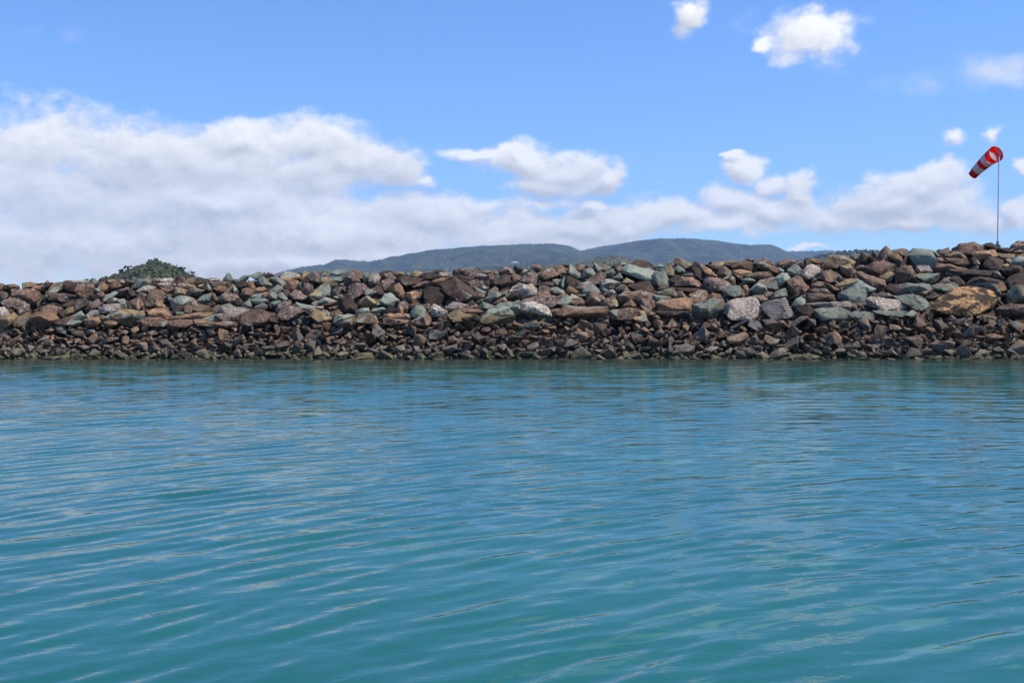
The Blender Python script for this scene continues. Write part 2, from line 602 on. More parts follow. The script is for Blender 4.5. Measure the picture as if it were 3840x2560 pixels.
B 160,22 168,15 182,13 194,15 200,26 198,32 180,30 164,26
O 165,30 180,28 196,32 196,36 180,40 166,36
O 193,10 198,8 204,12 200,16 194,14
B 200,18 214,10 224,8 232,16 235,24 226,28 210,18
O 208,18 216,13 232,22 240,24 236,30 222,30 210,24
B 166,36 182,40 180,48 168,42
B 182,40 200,34 226,32 234,40 222,50 205,48 190,46
T 143,46 155,39 160,42 150,48
M 156,44 162,39 168,44 170,56 162,58 156,52
G 180,46 192,42 204,48 202,52 190,52 182,50
G 205,54 210,50 222,58 225,66 216,72 200,72 194,64
P 210,48 228,42 240,42 240,50 226,56 216,54
G 222,58 240,48 245,60 234,66
P 114,46 118,43 140,44 158,54 158,60 142,70 124,70 116,60
G 140,52 158,56 158,64 146,68 140,62
B 58,58 74,42 92,41 104,50 114,60 108,62 80,60
D 60,60 80,60 106,62 90,70 70,64
G 24,40 27,31 44,32 55,52 48,58 30,62 24,52
B 30,64 40,54 50,56 52,60 42,64
M 28,70 44,63 56,60 64,68 67,76 64,79 50,74 40,72
G 25,73 54,76 54,80 40,84 30,86 26,80
B 66,68 74,66 82,78 70,80 68,74
B 0,66 12,66 20,76 22,82 0,78
B 0,78 24,82 28,94 20,104 0,92
O 30,88 44,82 66,81 92,79 94,92 90,102 60,106 34,102
D 30,102 60,104 90,102 88,111 50,112 32,108
O 88,72 104,65 114,66 122,72 118,82 108,87 96,86
B 118,76 128,70 142,72 148,82 132,84 118,82
M 94,90 110,84 130,80 148,82 150,94 144,112 130,118 104,116 94,104|square grey-green block with an orange stain
G 146,66 158,58 176,57 182,66 182,74 164,78 150,74
O 174,60 184,66 184,76 176,78
O 182,58 188,55 192,62 190,74 184,74
W 148,104 152,92 162,82 182,78 202,75 210,86 214,100 220,108 212,116 180,117 156,112|large whitish boulder at the foot of the boulders
P 202,74 218,73 226,80 218,86 208,84
P 218,72 226,66 236,70 232,80 222,78
S 214,92 222,86 256,78 262,92 270,108 250,118 228,116|grey boulder with fine pale streaks
B 2,92 16,98 28,106 20,112 10,108
T 0,101 8,102 12,110 8,118 0,116
@2880 910
O 0,32 6,32 11,38 10,41 0,40
B 18,35 30,30 46,29 49,33 44,42 34,48 24,44
P 47,40 54,33 62,32 62,42 56,45
D 64,36 66,27 72,27 80,33 82,40 70,42 63,42
B 70,28 84,29 96,29 104,35 94,40 82,36
M 102,34 108,22 122,22 134,22 148,28 154,34 152,42 140,36 122,32
B 134,20 146,26 142,28 136,24
G 146,20 153,16 160,24 158,32 150,28
D 160,30 166,18 176,22 178,38 168,42 160,38
B 166,18 172,18 188,26 192,34 184,38 178,34
B 192,30 200,14 209,6 216,10 222,18 214,24 210,34 196,32
O 212,22 226,16 236,24 240,36 236,42 224,34
O 0,42 14,42 22,46 28,52 22,56 6,52
G 18,45 22,44 30,50 24,54
G 34,48 46,39 52,40 62,48 56,58 46,60 36,56
W 58,56 70,40 80,38 92,44 92,52 84,62 68,65 60,60|rounded boulder with a white crusted face
B 92,42 108,34 124,32 140,34 132,40 128,50 110,48 96,48
T 128,40 144,38 154,50 156,58 144,62 134,56
B 88,62 96,50 112,48 128,56 130,64 120,72 100,66
G 124,58 130,58 130,66 126,66
G 9,72 14,62 26,53 34,54 40,62 42,66 30,74 16,84 10,78
B 44,62 53,57 62,64 74,78 68,86 58,78 48,68
B 34,68 44,65 56,66 63,76 58,86 50,95 42,90 36,76
G 2,100 14,86 32,79 35,86 35,94 22,96 10,101
P 152,44 166,39 172,42 162,47 154,48
B 172,44 186,34 204,30 226,38 220,48 206,54 190,58 172,54
T 196,60 214,50 220,54 219,66 208,70 200,64
B 156,52 170,52 186,58 206,66 208,76 200,86 180,78 160,66
T 118,75 136,66 156,60 164,62 160,70 140,78 126,80
G 142,80 152,68 164,64 178,74 193,80 190,88 178,88 166,82
G 128,88 146,79 172,82 176,92 170,108 154,102 136,102 126,98
O 100,68 114,74 132,84 126,88 112,86 104,76
B 78,74 88,68 102,70 110,80 100,82 80,82
P 74,84 84,81 104,82 114,90 98,92 84,90
B 68,96 72,88 90,89 112,90 118,92 118,102 100,107 70,106
O 56,94 70,88 68,94 60,96
G 42,110 50,98 60,95 66,100 66,110 56,114 46,112
W 64,108 76,107 110,104 142,104 147,112 146,120 120,116 96,116 80,114
G 84,118 100,114 130,114 146,120 144,134 120,138 96,138 86,132
D 50,114 70,110 84,118 88,136 60,132 52,122
B 146,106 158,107 156,118 150,118
B 158,106 170,108 168,114 158,116
G 142,126 154,121 180,121 191,128 186,138 158,136 144,134
W 176,100 184,96 210,98 240,102 246,112 242,122 228,120 200,118 180,112|white block with a flat mottled face
G 186,120 200,119 226,122 246,121 244,130 226,132 200,126
B 186,96 200,86 210,90 216,96 200,97
D 205,80 215,72 228,74 236,82 224,90 210,88
@3340 895
G 3,20 10,18 18,18 12,24 6,24
B 10,22 20,17 31,19 33,30 30,38 22,34 14,26
G 33,28 44,18 58,18 72,20 78,34 84,46 78,50 60,47 42,46 36,40|big squarish grey-green boulder near the crest
G 72,20 78,21 86,28 88,32 80,33
B 85,24 88,20 98,19 102,16 106,20 105,24 98,32 90,34
P 80,34 92,34 96,40 90,43 82,41
T 97,30 112,23 122,22 132,28 134,34 124,36 108,34
B 98,34 112,36 134,35 138,44 130,50 112,44
B 115,22 122,10 148,5 160,10 172,16 168,20 150,24 140,32 132,28 122,22
D 162,11 178,7 186,10 196,18 190,24 172,20
D 190,16 210,16 210,25 196,25
O 144,26 156,22 176,20 186,20 190,30 184,34 168,34 160,40 148,36
D 142,34 150,32 158,42 150,48 140,42
D 164,44 174,32 188,32 198,38 200,50 190,58 172,58 164,52
T 190,26 210,26 222,28 214,36 208,44 200,38
W 204,36 214,36 212,46 204,44
P 209,22 216,10 226,4 240,4 245,20 236,20 222,24
B 216,24 226,20 240,20 240,28 226,28
O 222,28 240,27 240,34 228,34
G 212,40 218,33 240,32 244,48 230,50 216,46
T 198,46 206,44 212,48 202,54
D 198,54 214,46 228,48 240,56 236,66 214,68 200,62
B 80,50 88,44 110,45 136,52 144,57 144,62 126,58 104,54 84,58
G 99,57 110,57 128,60 142,61 138,64 110,65 100,64
W 45,56 46,48 68,47 76,58 70,61 50,61
G 44,64 54,61 87,61 80,70 66,77 54,74|pale flat-topped grey boulder shaped like a wedge
D 66,77 80,68 88,62 85,78 72,82
B 10,58 20,48 36,48 42,60 40,78 20,79 8,74
B 36,64 42,61 46,68 40,76
D 40,76 44,68 54,76 50,79
P 84,80 94,70 104,67 114,76 108,80
D 106,68 120,66 130,76 132,84 122,86 114,76
G 6,86 20,79 46,78 70,80 73,88 56,92 46,98 20,98 8,96
G 71,84 84,79 112,77 118,82 123,91 104,97 86,94 74,88
B 46,96 56,90 74,88 72,96 58,100 50,100
D 134,80 146,70 160,66 186,70 200,76 198,84 172,84 146,86
D 100,52 150,60 190,56 196,66 160,68 120,66
P 182,66 186,58 194,60 201,70 190,70
D 205,76 212,66 230,61 245,60 244,80 222,84 210,92 206,84
O 172,76 180,74 200,78 206,90 200,94 190,86
G 172,76 190,86 200,102 188,104 180,92 168,86
M 208,98 220,84 224,80 240,82 246,112 226,116 208,112
B 200,118 214,114 236,116 246,124 240,136 214,138 196,132 188,124
K 70,124 80,108 100,98 124,86 138,84 160,86 180,94 186,106 184,124 170,134 140,140 100,138 74,132|largest tan boulder with a dark peeling crust
M 6,100 30,98 56,100 66,110 71,118 64,132 50,124 30,106
B 20,106 46,102 50,116 34,122 24,116
D 62,104 74,97 90,100 80,108 70,112
W 62,104 72,98 78,98 70,103
G 24,134 40,126 50,132 46,140 36,140
D 138,88 150,84 164,86 168,92 150,90
D 124,90 136,82 150,84 130,90
"""

# ------------------------------------------------------------------ helpers
def link(name, me, mat=None, parent=None):
    o = bpy.data.objects.new(name, me)
    COL.objects.link(o)
    if mat is not None and me is not None and not me.materials:
        me.materials.append(mat)
    if parent is not None:
        o.parent = parent
    return o


def empty(name, loc):
    o = bpy.data.objects.new(name, None)
    o.location = loc
    COL.objects.link(o)
    return o


def tag(o, label=None, cat=None, group=None, kind=None):
    if label:
        o["label"] = label
    if cat:
        o["category"] = cat
    if group:
        o["group"] = group
    if kind:
        o["kind"] = kind
    return o


def mesh_np(name, verts, tris, smooth=True, attrs=None):
    """mesh from numpy arrays; tris is (n,3) or (n,4)"""
    me = bpy.data.meshes.new(name)
    nv, (nf, k) = len(verts), tris.shape
    me.vertices.add(nv)
    me.vertices.foreach_set("co", np.ascontiguousarray(verts, dtype=np.float32).ravel())
    me.loops.add(nf * k)
    me.loops.foreach_set("vertex_index", np.ascontiguousarray(tris, dtype=np.int32).ravel())
    me.polygons.add(nf)
    me.polygons.foreach_set("loop_start", np.arange(nf, dtype=np.int32) * k)
    me.polygons.foreach_set("loop_total", np.full(nf, k, dtype=np.int32))
    me.polygons.foreach_set("use_smooth", np.full(nf, smooth, dtype=bool))
    me.update(calc_edges=True)
    for an, vals in (attrs or {}).items():
        a = me.attributes.new(an, "FLOAT", "FACE")
        a.data.foreach_set("value", np.ascontiguousarray(vals, dtype=np.float32))
    return me


def new_mat(name):
    m = bpy.data.materials.new(name)
    m.use_nodes = True
    t = NT(m.node_tree)
    bsdf = t.n["Principled BSDF"]
    return m, t, bsdf


def flat_mat(name, col, rough=0.5, metal=0.0, bump=0.0):
    m, t, b = new_mat(name)
    g = t.n.new("ShaderNodeNewGeometry")
    n = t.noise(g.outputs["Position"], 6.0, 5, 0.6)
    c = t.mix(t.smooth(n, 0.3, 0.7), tuple(q * 0.86 for q in col), col)
    t.l.new(c, b.inputs["Base Color"])
    b.inputs["Roughness"].default_value = rough
    b.inputs["Metallic"].default_value = metal
    return m


# ------------------------------------------------------------------ rock materials
FRESH = (0.235, 0.250, 0.195)


def rock_mat(name, a, b2, dark, fleck, fresh=FRESH, fresh_thr=0.85, fleck_lo=0.57, dark_lo=0.53, banded=False,
             peel=False, tide=False, val=0.36):
    m, t, bs = new_mat(name)
    g = t.n.new("ShaderNodeNewGeometry")
    oi = t.n.new("ShaderNodeObjectInfo")
    at1 = t.n.new("ShaderNodeAttribute")
    at1.attribute_name = "rnd"
    at2 = t.n.new("ShaderNodeAttribute")
    at2.attribute_name = "fresh"
    r = t.math("FRACT", t.math("ADD", oi.outputs["Random"], at1.outputs["Fac"]))
    off = t.n.new("ShaderNodeCombineXYZ")
    t.l.new(t.math("MULTIPLY", r, 61.0), off.inputs[0])
    t.l.new(t.math("MULTIPLY", r, 37.0), off.inputs[1])
    p = t.vmath("ADD", g.outputs["Position"], off.outputs[0])
    n1 = t.noise(p, 1.5, 6, 0.62)
    n2 = t.noise(p, 3.4, 8, 0.68, 0.3)
    n3 = t.noise(p, 9.0, 6, 0.7)
    n4 = t.noise(t.vmath("MULTIPLY", p, (1.0, 1.0, 0.35)), 5.0, 6, 0.65)
    c = t.mix(t.smooth(n1, 0.42, 0.58), a, b2)
    c = t.mix(t.smooth(n4, 0.50, 0.62), c, t.mix(0.5, a, dark))
    # fresh broken faces: a per-facet number, with an eaten edge
    fr = t.math("MULTIPLY_ADD", t.math("SUBTRACT", n1, 0.5), 0.55, at2.outputs["Fac"])
    fcol = t.mix(t.smooth(n2, 0.35, 0.65), fresh, tuple(q * 0.72 for q in fresh))
    c = t.mix(t.smooth(fr, fresh_thr - 0.03, fresh_thr + 0.03), c, fcol)
    c = t.mix(t.math("MULTIPLY", t.smooth(n2, dark_lo, dark_lo + 0.07), 0.85), c, dark)
    fl = t.math("MULTIPLY", t.smooth(n3, fleck_lo, fleck_lo + 0.05), t.smooth(n1, 0.34, 0.52))
    c = t.mix(t.math("MULTIPLY", fl, 0.8), c, fleck)
    if banded:
        wv = t.n.new("ShaderNodeTexWave")
        wv.wave_type = "BANDS"
        wv.bands_direction = "Z"
        t.l.new(t.vmath("MULTIPLY", g.outputs["Position"], (0.2, 0.2, 1.0)), wv.inputs["Vector"])
        wv.inputs["Scale"].default_value = 4.2
        wv.inputs["Distortion"].default_value = 6.0
        wv.inputs["Detail"].default_value = 5.0
        c = t.mix(t.smooth(wv.outputs["Fac"], 0.62, 0.78), c, fleck)
    if peel:
        pn = t.noise(t.vmath("MULTIPLY", p, (0.8, 0.8, 1.7)), 1.7, 9, 0.7)
        c = t.mix(t.smooth(pn, 0.47, 0.51), c, dark)
    if tide:
        sp = t.n.new("ShaderNodeSeparateXYZ")
        t.l.new(g.outputs["Position"], sp.inputs[0])
        zz = t.math("MULTIPLY_ADD", t.math("SUBTRACT", n1, 0.5), 0.5, sp.outputs[2])
        c = t.mix(t.smooth(zz, 0.45, 0.90), t.mix(t.smooth(n2, 0.4, 0.6), (0.100, 0.080, 0.058), (0.165, 0.132, 0.096)), c)
        c = t.mix(t.smooth(zz, 0.16, 0.36), t.mix(t.smooth(n2, 0.35, 0.65), (0.085, 0.076, 0.036), (0.125, 0.110, 0.060)), c)
        c = t.mix(t.smooth(sp.outputs[2], 0.02, 0.10), (0.050, 0.045, 0.028), c)
    v = t.math("MULTIPLY_ADD", t.math("SUBTRACT", t.math("FRACT", t.math("MULTIPLY", r, 7.3)), 0.5), val * 2, 1.10)
    hs = t.n.new("ShaderNodeHueSaturation")
    t.l.new(c, hs.inputs["Color"])
    t.l.new(v, hs.inputs["Value"])
    t.l.new(hs.outputs[0], bs.inputs["Base Color"])
    bs.inputs["Roughness"].default_value = 0.82
    bs.inputs["Specular IOR Level"].default_value = 0.35
    hgt = t.math("MULTIPLY_ADD", n2, 0.7, t.math("MULTIPLY", n3, 0.35))
    bp = t.n.new("ShaderNodeBump")
    bp.inputs["Strength"].default_value = 0.9
    bp.inputs["Distance"].default_value = 0.16
    t.l.new(hgt, bp.inputs["Height"])
    t.l.new(bp.outputs[0], bs.inputs["Normal"])
    return m


DK = (0.034, 0.021, 0.014)
WH = (0.470, 0.367, 0.284)
MATS = {
    "G": rock_mat("rock_grey_green", (0.196, 0.209, 0.159), (0.146, 0.128, 0.086), (0.078, 0.073, 0.055), (0.336, 0.306, 0.224), fresh_thr=0.22, fleck_lo=0.66, dark_lo=0.62),
    "M": rock_mat("rock_half_weathered", (0.224, 0.158, 0.082), (0.146, 0.102, 0.060), (0.056, 0.043, 0.029), (0.403, 0.286, 0.172), fresh_thr=0.48, fleck_lo=0.63),
    "B": rock_mat("rock_brown", (0.205, 0.122, 0.078), (0.120, 0.070, 0.046), DK, (0.426, 0.296, 0.198), fresh_thr=0.90),
    "D": rock_mat("rock_dark_brown", (0.074, 0.044, 0.030), (0.042, 0.027, 0.020), (0.022, 0.015, 0.011), (0.224, 0.153, 0.103), fresh_thr=0.96, fleck_lo=0.65),
    "O": rock_mat("rock_rusty", (0.280, 0.158, 0.085), (0.180, 0.100, 0.058), (0.067, 0.037, 0.022), (0.538, 0.367, 0.215), fresh_thr=0.93, dark_lo=0.60),
    "T": rock_mat("rock_olive_tan", (0.291, 0.199, 0.099), (0.185, 0.128, 0.069), (0.073, 0.053, 0.031), (0.470, 0.357, 0.215), fresh_thr=0.80, dark_lo=0.59),
    "P": rock_mat("rock_mauve_brown", (0.200, 0.136, 0.104), (0.130, 0.084, 0.062), DK, (0.493, 0.367, 0.292), fresh_thr=0.92, fleck_lo=0.55),
    "W": rock_mat("rock_pale_crust", (0.330, 0.262, 0.200), (0.210, 0.152, 0.108), (0.075, 0.052, 0.038), (0.520, 0.460, 0.400), fresh_thr=0.94, fleck_lo=0.50, dark_lo=0.57),
    "S": rock_mat("rock_banded", (0.112, 0.102, 0.086), (0.078, 0.066, 0.053), DK, (0.403, 0.347, 0.292), fresh_thr=0.99, banded=True),
    "K": rock_mat("rock_peeling", (0.493, 0.275, 0.112), (0.403, 0.224, 0.095), (0.050, 0.031, 0.019), (0.560, 0.367, 0.189), fresh_thr=0.99, dark_lo=0.75, peel=True),
}
TOE = rock_mat("toe_rock_tidal", (0.205, 0.122, 0.068), (0.130, 0.083, 0.053), (0.030, 0.023, 0.019), (0.26, 0.19, 0.14),
               fresh=(0.135, 0.135, 0.122), fresh_thr=0.86, fleck_lo=0.66, tide=True, val=0.38)
FILL = rock_mat("rock_filler", (0.080, 0.050, 0.036), (0.055, 0.040, 0.032), DK, (0.25, 0.2, 0.16), fresh_thr=0.93, val=0.4)  # shade of the gaps between boulders is put into this dark colour


# ------------------------------------------------------------------ rock shapes
def hull_rock(points, size, seed, cuts=1, bev=0.020, rough=0.046):
    """convex rock: hull of points, chipped edges, uneven faces; returns a mesh"""
    bm = bmesh.new()
    for p in points:
        bm.verts.new(p)
    r = bmesh.ops.convex_hull(bm, input=bm.verts)
    junk = [v for v in r["geom_interior"] if isinstance(v, bmesh.types.BMVert)]
    junk += [v for v in r["geom_unused"] if isinstance(v, bmesh.types.BMVert)]
    if junk:
        bmesh.ops.delete(bm, geom=list(set(junk)), context="VERTS")
    bmesh.ops.dissolve_limit(bm, angle_limit=math.radians(11), verts=bm.verts, edges=bm.edges)
    lay = bm.faces.layers.float.new("fresh")
    rr = random.Random(seed)
    for f in bm.faces:
        f[lay] = rr.random()
    try:
        bmesh.ops.bevel(bm, geom=list(bm.edges), offset=bev * size, offset_type="OFFSET", segments=1,
                        affect="EDGES", clamp_overlap=True, profile=0.6)
    except Exception:
        pass
    bmesh.ops.remove_doubles(bm, verts=bm.verts, dist=0.004 * size)
    bmesh.ops.triangulate(bm, faces=bm.faces)
    for c in range(cuts):
        lim = size * (0.30 if c == 0 else 0.17)
        es = [e for e in bm.edges if e.calc_length() > lim]
        if es:
            bmesh.ops.subdivide_edges(bm, edges=es, cuts=1)
            bmesh.ops.triangulate(bm, faces=[f for f in bm.faces if len(f.verts) > 3])
    bm.normal_update()
    so = Vector((seed * 3.17 % 97, seed * 1.71 % 89, seed * 0.73 % 83))
    mv = []
    for v in bm.verts:
        q = v.co / size
        a = mnoise.noise(q * 2.3 + so) + 0.55 * mnoise.noise(q * 5.1 + so)
        b = mnoise.cell(q * 3.3 + so) - 0.5
        mv.append(v.normal * (a * rough + b * rough * 0.55) * size)
    for v, d in zip(bm.verts, mv):
        v.co += d
    bmesh.ops.recalc_face_normals(bm, faces=bm.faces)
    me = bpy.data.meshes.new("rock")
    bm.to_mesh(me)
    bm.free()
    me.polygons.foreach_set("use_smooth", np.ones(len(me.polygons), dtype=bool))
    me.set_sharp_from_angle(angle=math.radians(28))
    return me


def outline_rock(poly, seed, cuts):
    """rock with the given front outline [(x, z)] about its centre, metres; real depth in y"""
    rr = random.Random(seed)
    n = len(poly)
    xs = [p[0] for p in poly]
    zs = [p[1] for p in poly]
    w, h = max(xs) - min(xs), max(zs) - min(zs)
    size = math.sqrt(w * h)
    dep = 0.5 * (min(w, h) + size)
    pts = []
    ex = 1.11
    for (x, z) in poly:
        pts.append((x * ex, rr.uniform(-0.10, 0.16) * dep, z * ex))
    # leading faces of the stone, set lower than its middle so that a top face looks up
    sx, sz = rr.uniform(-0.17, 0.08) * w, rr.uniform(-0.28, -0.02) * h
    s = rr.uniform(0.48, 0.84)
    ph = rr.uniform(0, 6.28)
    for i, (x, z) in enumerate(poly):
        if i % 2 == 0 or rr.random() < 0.12:
            tilt = 0.20 * math.sin(ph + math.atan2(z, x))
            pts.append((x * s + sx, -(0.36 + tilt + rr.uniform(-0.05, 0.05)) * dep, z * s + sz))
    pts.append((sx + rr.uniform(-0.2, 0.2) * w * s, -0.48 * dep, sz + rr.uniform(-0.25, 0.15) * h * s))
    s = rr.uniform(0.55, 0.8)
    for i, (x, z) in enumerate(poly):
        if i % 2 == 1 or n < 5:
            pts.append((x * s, rr.uniform(0.35, 0.55) * dep, z * s - 0.05 * h))
    return hull_rock(pts, size, seed, cuts), size


def random_rock(seed, cuts=1, bev=0.018):
    rr = random.Random(seed)
    sx, sy, sz = 1.0, rr.uniform(0.6, 0.95), rr.uniform(0.5, 0.9)
    pts = []
    for i in range(rr.randint(8, 11)):
        v = Vector((rr.gauss(0, 1), rr.gauss(0, 1), rr.gauss(0, 1)))
        m = max(abs(v.x), abs(v.y), abs(v.z))
        k = rr.uniform(0.75, 1.0)
        v = v / m * (0.55 * k) if rr.random() < 0.75 else v.normalized() * 0.62 * k
        pts.append((v.x * sx, v.y * sy, v.z * sz))
    return hull_rock(pts, 1.0, seed, cuts, bev=bev, rough=0.03)


# ------------------------------------------------------------------ breakwater
Y0, SLOPE = 50.2, 1.35


def wall_hit(px, py):
    dx, dz = ray(px, py)
    Y = (Y0 + SLOPE * CAMH) / (1 - SLOPE * dz)
    return Vector((dx * Y, Y, CAMH + dz * Y))


breakwater = empty("rock_breakwater", (0, Y0, 0))
tag(breakwater, "long rubble breakwater of large mixed boulders over small dark tidal rocks", "breakwater")
BW = Vector((0, Y0, 0))

traced = []
ox = oy = 0
for line in TRACE.strip().splitlines():
    if line[0] == "@":
        ox, oy = (float(q) for q in line[1:].split())
        continue
    body, _, lab = line.partition("|")
    parts = body.split()
    pts = [tuple(float(q) for q in tok.split(",")) for tok in parts[1:]]
    pix = [(ox + x * 10 / 4.704, oy + y * 10 / 4.704) for x, y in pts]
    cx = 0.5 * (min(p[0] for p in pix) + max(p[0] for p in pix))
    cy = 0.5 * (min(p[1] for p in pix) + max(p[1] for p in pix))
    ar = 0.5 * abs(sum(pix[i][0] * pix[i - 1][1] - pix[i - 1][0] * pix[i][1] for i in range(len(pix))))
    traced.append((ar, parts[0], pix, cx, cy, lab))

small, backing = [], []
LIMIT = 372
order = sorted(range(len(traced)), key=lambda i: -traced[i][0])
rank = {i: k for k, i in enumerate(order)}
for i, (ar, kind, pix, cx, cy, lab) in enumerate(traced):
    c = wall_hit(cx, cy)
    low_row = max(0.0, min(1.0, (cy - 1120.0) / 60.0))
    adv = 0.10 + 0.34 * low_row                  # the bottom course lies forward on the toe
    dx, dz = ray(cx, cy)
    c = Vector((dx * (c.y - adv), c.y - adv, CAMH + dz * (c.y - adv)))
    poly = []
    for (x, y) in pix:
        dx, dz = ray(x, y)
        poly.append((dx * c.y - c.x, CAMH + dz * c.y - c.z))
    me, size = outline_rock(poly, 1000 + i, 2 if rank[i] < 170 else 1)
    c.y += 0.10 * size
    backing.append((Vector((c.x, c.y + 0.50 * size, c.z - 0.16 * size)), size))
    backing.append((Vector((c.x + 0.1 * size, c.y + 0.42 * size, c.z - 0.75 * size)), size))
    me.materials.append(MATS[kind])
    if rank[i] < LIMIT:
        xs = [p[0] for p in poly]
        zs = [p[1] for p in poly]
        flat = (max(xs) - min(xs)) > 2.3 * (max(zs) - min(zs))
        o = link("slab" if flat else "boulder", me, None, breakwater)
        o.location = c - BW
        if lab:
            o["label"] = lab
    else:
        small.append((me, kind, c))


def join_meshes(name, items, parent, kind=None):
    """items: (mesh, material key, location) of ready meshes -> one mesh object"""
    by = []
    vs, fs, fr, rn, mi, mats = [], [], [], [], [], []
    base = 0
    for k, (me, key, loc) in enumerate(items):
        n = len(me.vertices)
        co = np.empty(n * 3, dtype=np.float32)
        me.vertices.foreach_get("co", co)
        nf = len(me.polygons)
        ix = np.empty(nf * 3, dtype=np.int32)
        me.loops.foreach_get("vertex_index", ix)
        f = np.empty(nf, dtype=np.float32)
        me.attributes["fresh"].data.foreach_get("value", f)
        vs.append(co.reshape(-1, 3) + np.array(loc, dtype=np.float32))
        fs.append(ix.reshape(-1, 3) + base)
        fr.append(f)
        rn.append(np.full(nf, (k * 0.61803) % 1.0))
        mt = MATS[key]
        if mt not in mats:
            mats.append(mt)
        mi.append(np.full(nf, mats.index(mt), dtype=np.int32))
        base += n
    me = mesh_np(name, np.vstack(vs), np.vstack(fs), False, {"fresh": np.concatenate(fr), "rnd": np.concatenate(rn)})
    for mt in mats:
        me.materials.append(mt)
    me.polygons.foreach_set("material_index", np.concatenate(mi))
    o = link(name, me, None, parent)
    if kind:
        o["kind"] = kind
    return o


o = join_meshes("wedged_stones", small, breakwater, "stuff")
o.location = -BW

# crest line of the mound from the topmost traced stones
cols = {}
for (ar, kind, pix, cx, cy, lab) in traced:
    for (x, y) in pix:
        k = int(x // 90)
        cols[k] = min(cols.get(k, 9999), y)
kx = sorted(cols)
crest_px = [k * 90 + 45 for k in kx]
crest_py = [cols[k] for k in kx]


def crest_z(X):
    px = 1920 + X / 56.0 * FPX
    py = np.interp(px, crest_px, crest_py)
    return wall_hit(1920, py).z


def toe_top(X):
    """height of the line between the small tidal rocks and the boulders"""
    px = 1920 + X / 52.0 * FPX
    py = np.interp(px, [0, 600, 1500, 2300, 3000, 3840], [1228, 1222, 1216, 1208, 1203, 1203])
    return wall_hit(1920, py).z


# core mound under the stones
HX = 40.0
nx = 161
prof = []
xs = np.linspace(-HX, HX, nx)
verts = []
for X in xs:
    zc = crest_z(max(-25, min(25, X))) - 0.52
    row = [(X, Y0 - 1.6, -1.6)]
    for tt in np.linspace(0, 1, 14):
        z = -1.2 + (zc + 1.2) * tt
        row.append((X, Y0 + SLOPE * z + 0.75, z))
    row += [(X, Y0 + SLOPE * zc + 3.0, zc - 0.1), (X, Y0 + SLOPE * zc + 6.0, zc - 0.2), (X, Y0 + SLOPE * zc + 14.0, -1.6)]
    verts.append(row)
V = np.array(verts, dtype=np.float64)
nr = V.shape[1]
nzv = np.array([mnoise.noise(Vector(p) * 0.9) for p in V.reshape(-1, 3)]).reshape(nx, nr)
V[:, 1:-1, 1] += nzv[:, 1:-1] * 0.25
idx = np.arange(nx * nr).reshape(nx, nr)
quads = np.stack([idx[:-1, :-1], idx[1:, :-1], idx[1:, 1:], idx[:-1, 1:]], -1).reshape(-1, 4)
me = mesh_np("core_mound", V.reshape(-1, 3), quads, True, {"fresh": np.zeros(len(quads)), "rnd": np.full(len(quads), 0.3)})
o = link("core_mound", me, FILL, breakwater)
o.location = -BW

# prototype stones
PROTO = [random_rock(50 + i, 1) for i in range(26)]
PDATA, PDATA_LOW = [], []
LOW = [random_rock(50 + i, 0, 0.03) for i in range(26)]
for me in PROTO + LOW:
    me.materials.append(TOE)
    n = len(me.vertices)
    co = np.empty(n * 3, dtype=np.float32)
    me.vertices.foreach_get("co", co)
    nf = len(me.polygons)
    ix = np.empty(nf * 3, dtype=np.int32)
    me.loops.foreach_get("vertex_index", ix)
    f = np.empty(nf, dtype=np.float32)
    me.attributes["fresh"].data.foreach_get("value", f)
    (PDATA if me in PROTO else PDATA_LOW).append((co.reshape(-1, 3), ix.reshape(-1, 3), f))


def rand_rot(rr, flat=0.5):
    e = (rr.uniform(-flat, flat), rr.uniform(-flat, flat), rr.uniform(0, 6.283))
    return Matrix.Rotation(e[0], 3, "X") @ Matrix.Rotation(e[1], 3, "Y") @ Matrix.Rotation(e[2], 3, "Z")


def stone_pile(name, items, mat, parent, fine=False):
    """items: (prototype, location, 3x3 matrix, random) -> one joined mesh"""
    vs, fs, fr, rn = [], [], [], []
    base = 0
    for (k, loc, M, r) in items:
        co, ix, f = (PDATA if fine else PDATA_LOW)[k]
        vs.append(co @ np.array(M, dtype=np.float32).T + np.array(loc, dtype=np.float32))
        fs.append(ix + base)
        fr.append(f)
        rn.append(np.full(len(ix), r))
        base += len(co)
    me = mesh_np(name, np.vstack(vs), np.vstack(fs), False, {"fresh": np.concatenate(fr), "rnd": np.concatenate(rn)})
    o = link(name, me, mat, parent)
    o["kind"] = "stuff"
    o.location = -BW
    return o


# small tidal rocks of the toe, packed on the slope
rr = random.Random(5)
placed = []
grid = {}


def try_place(X, z, r, k):
    cell = 0.6
    gx, gz = int(X // cell), int(z // cell)
    for a in range(gx - 2, gx + 3):
        for b in range(gz - 2, gz + 3):
            for (x2, z2, r2) in grid.get((a, b), ()):
                if (x2 - X) ** 2 / 1.5 + (z2 - z) ** 2 < (k * (r + r2)) ** 2:
                    return False
    grid.setdefault((gx, gz), []).append((X, z, r))
    return True


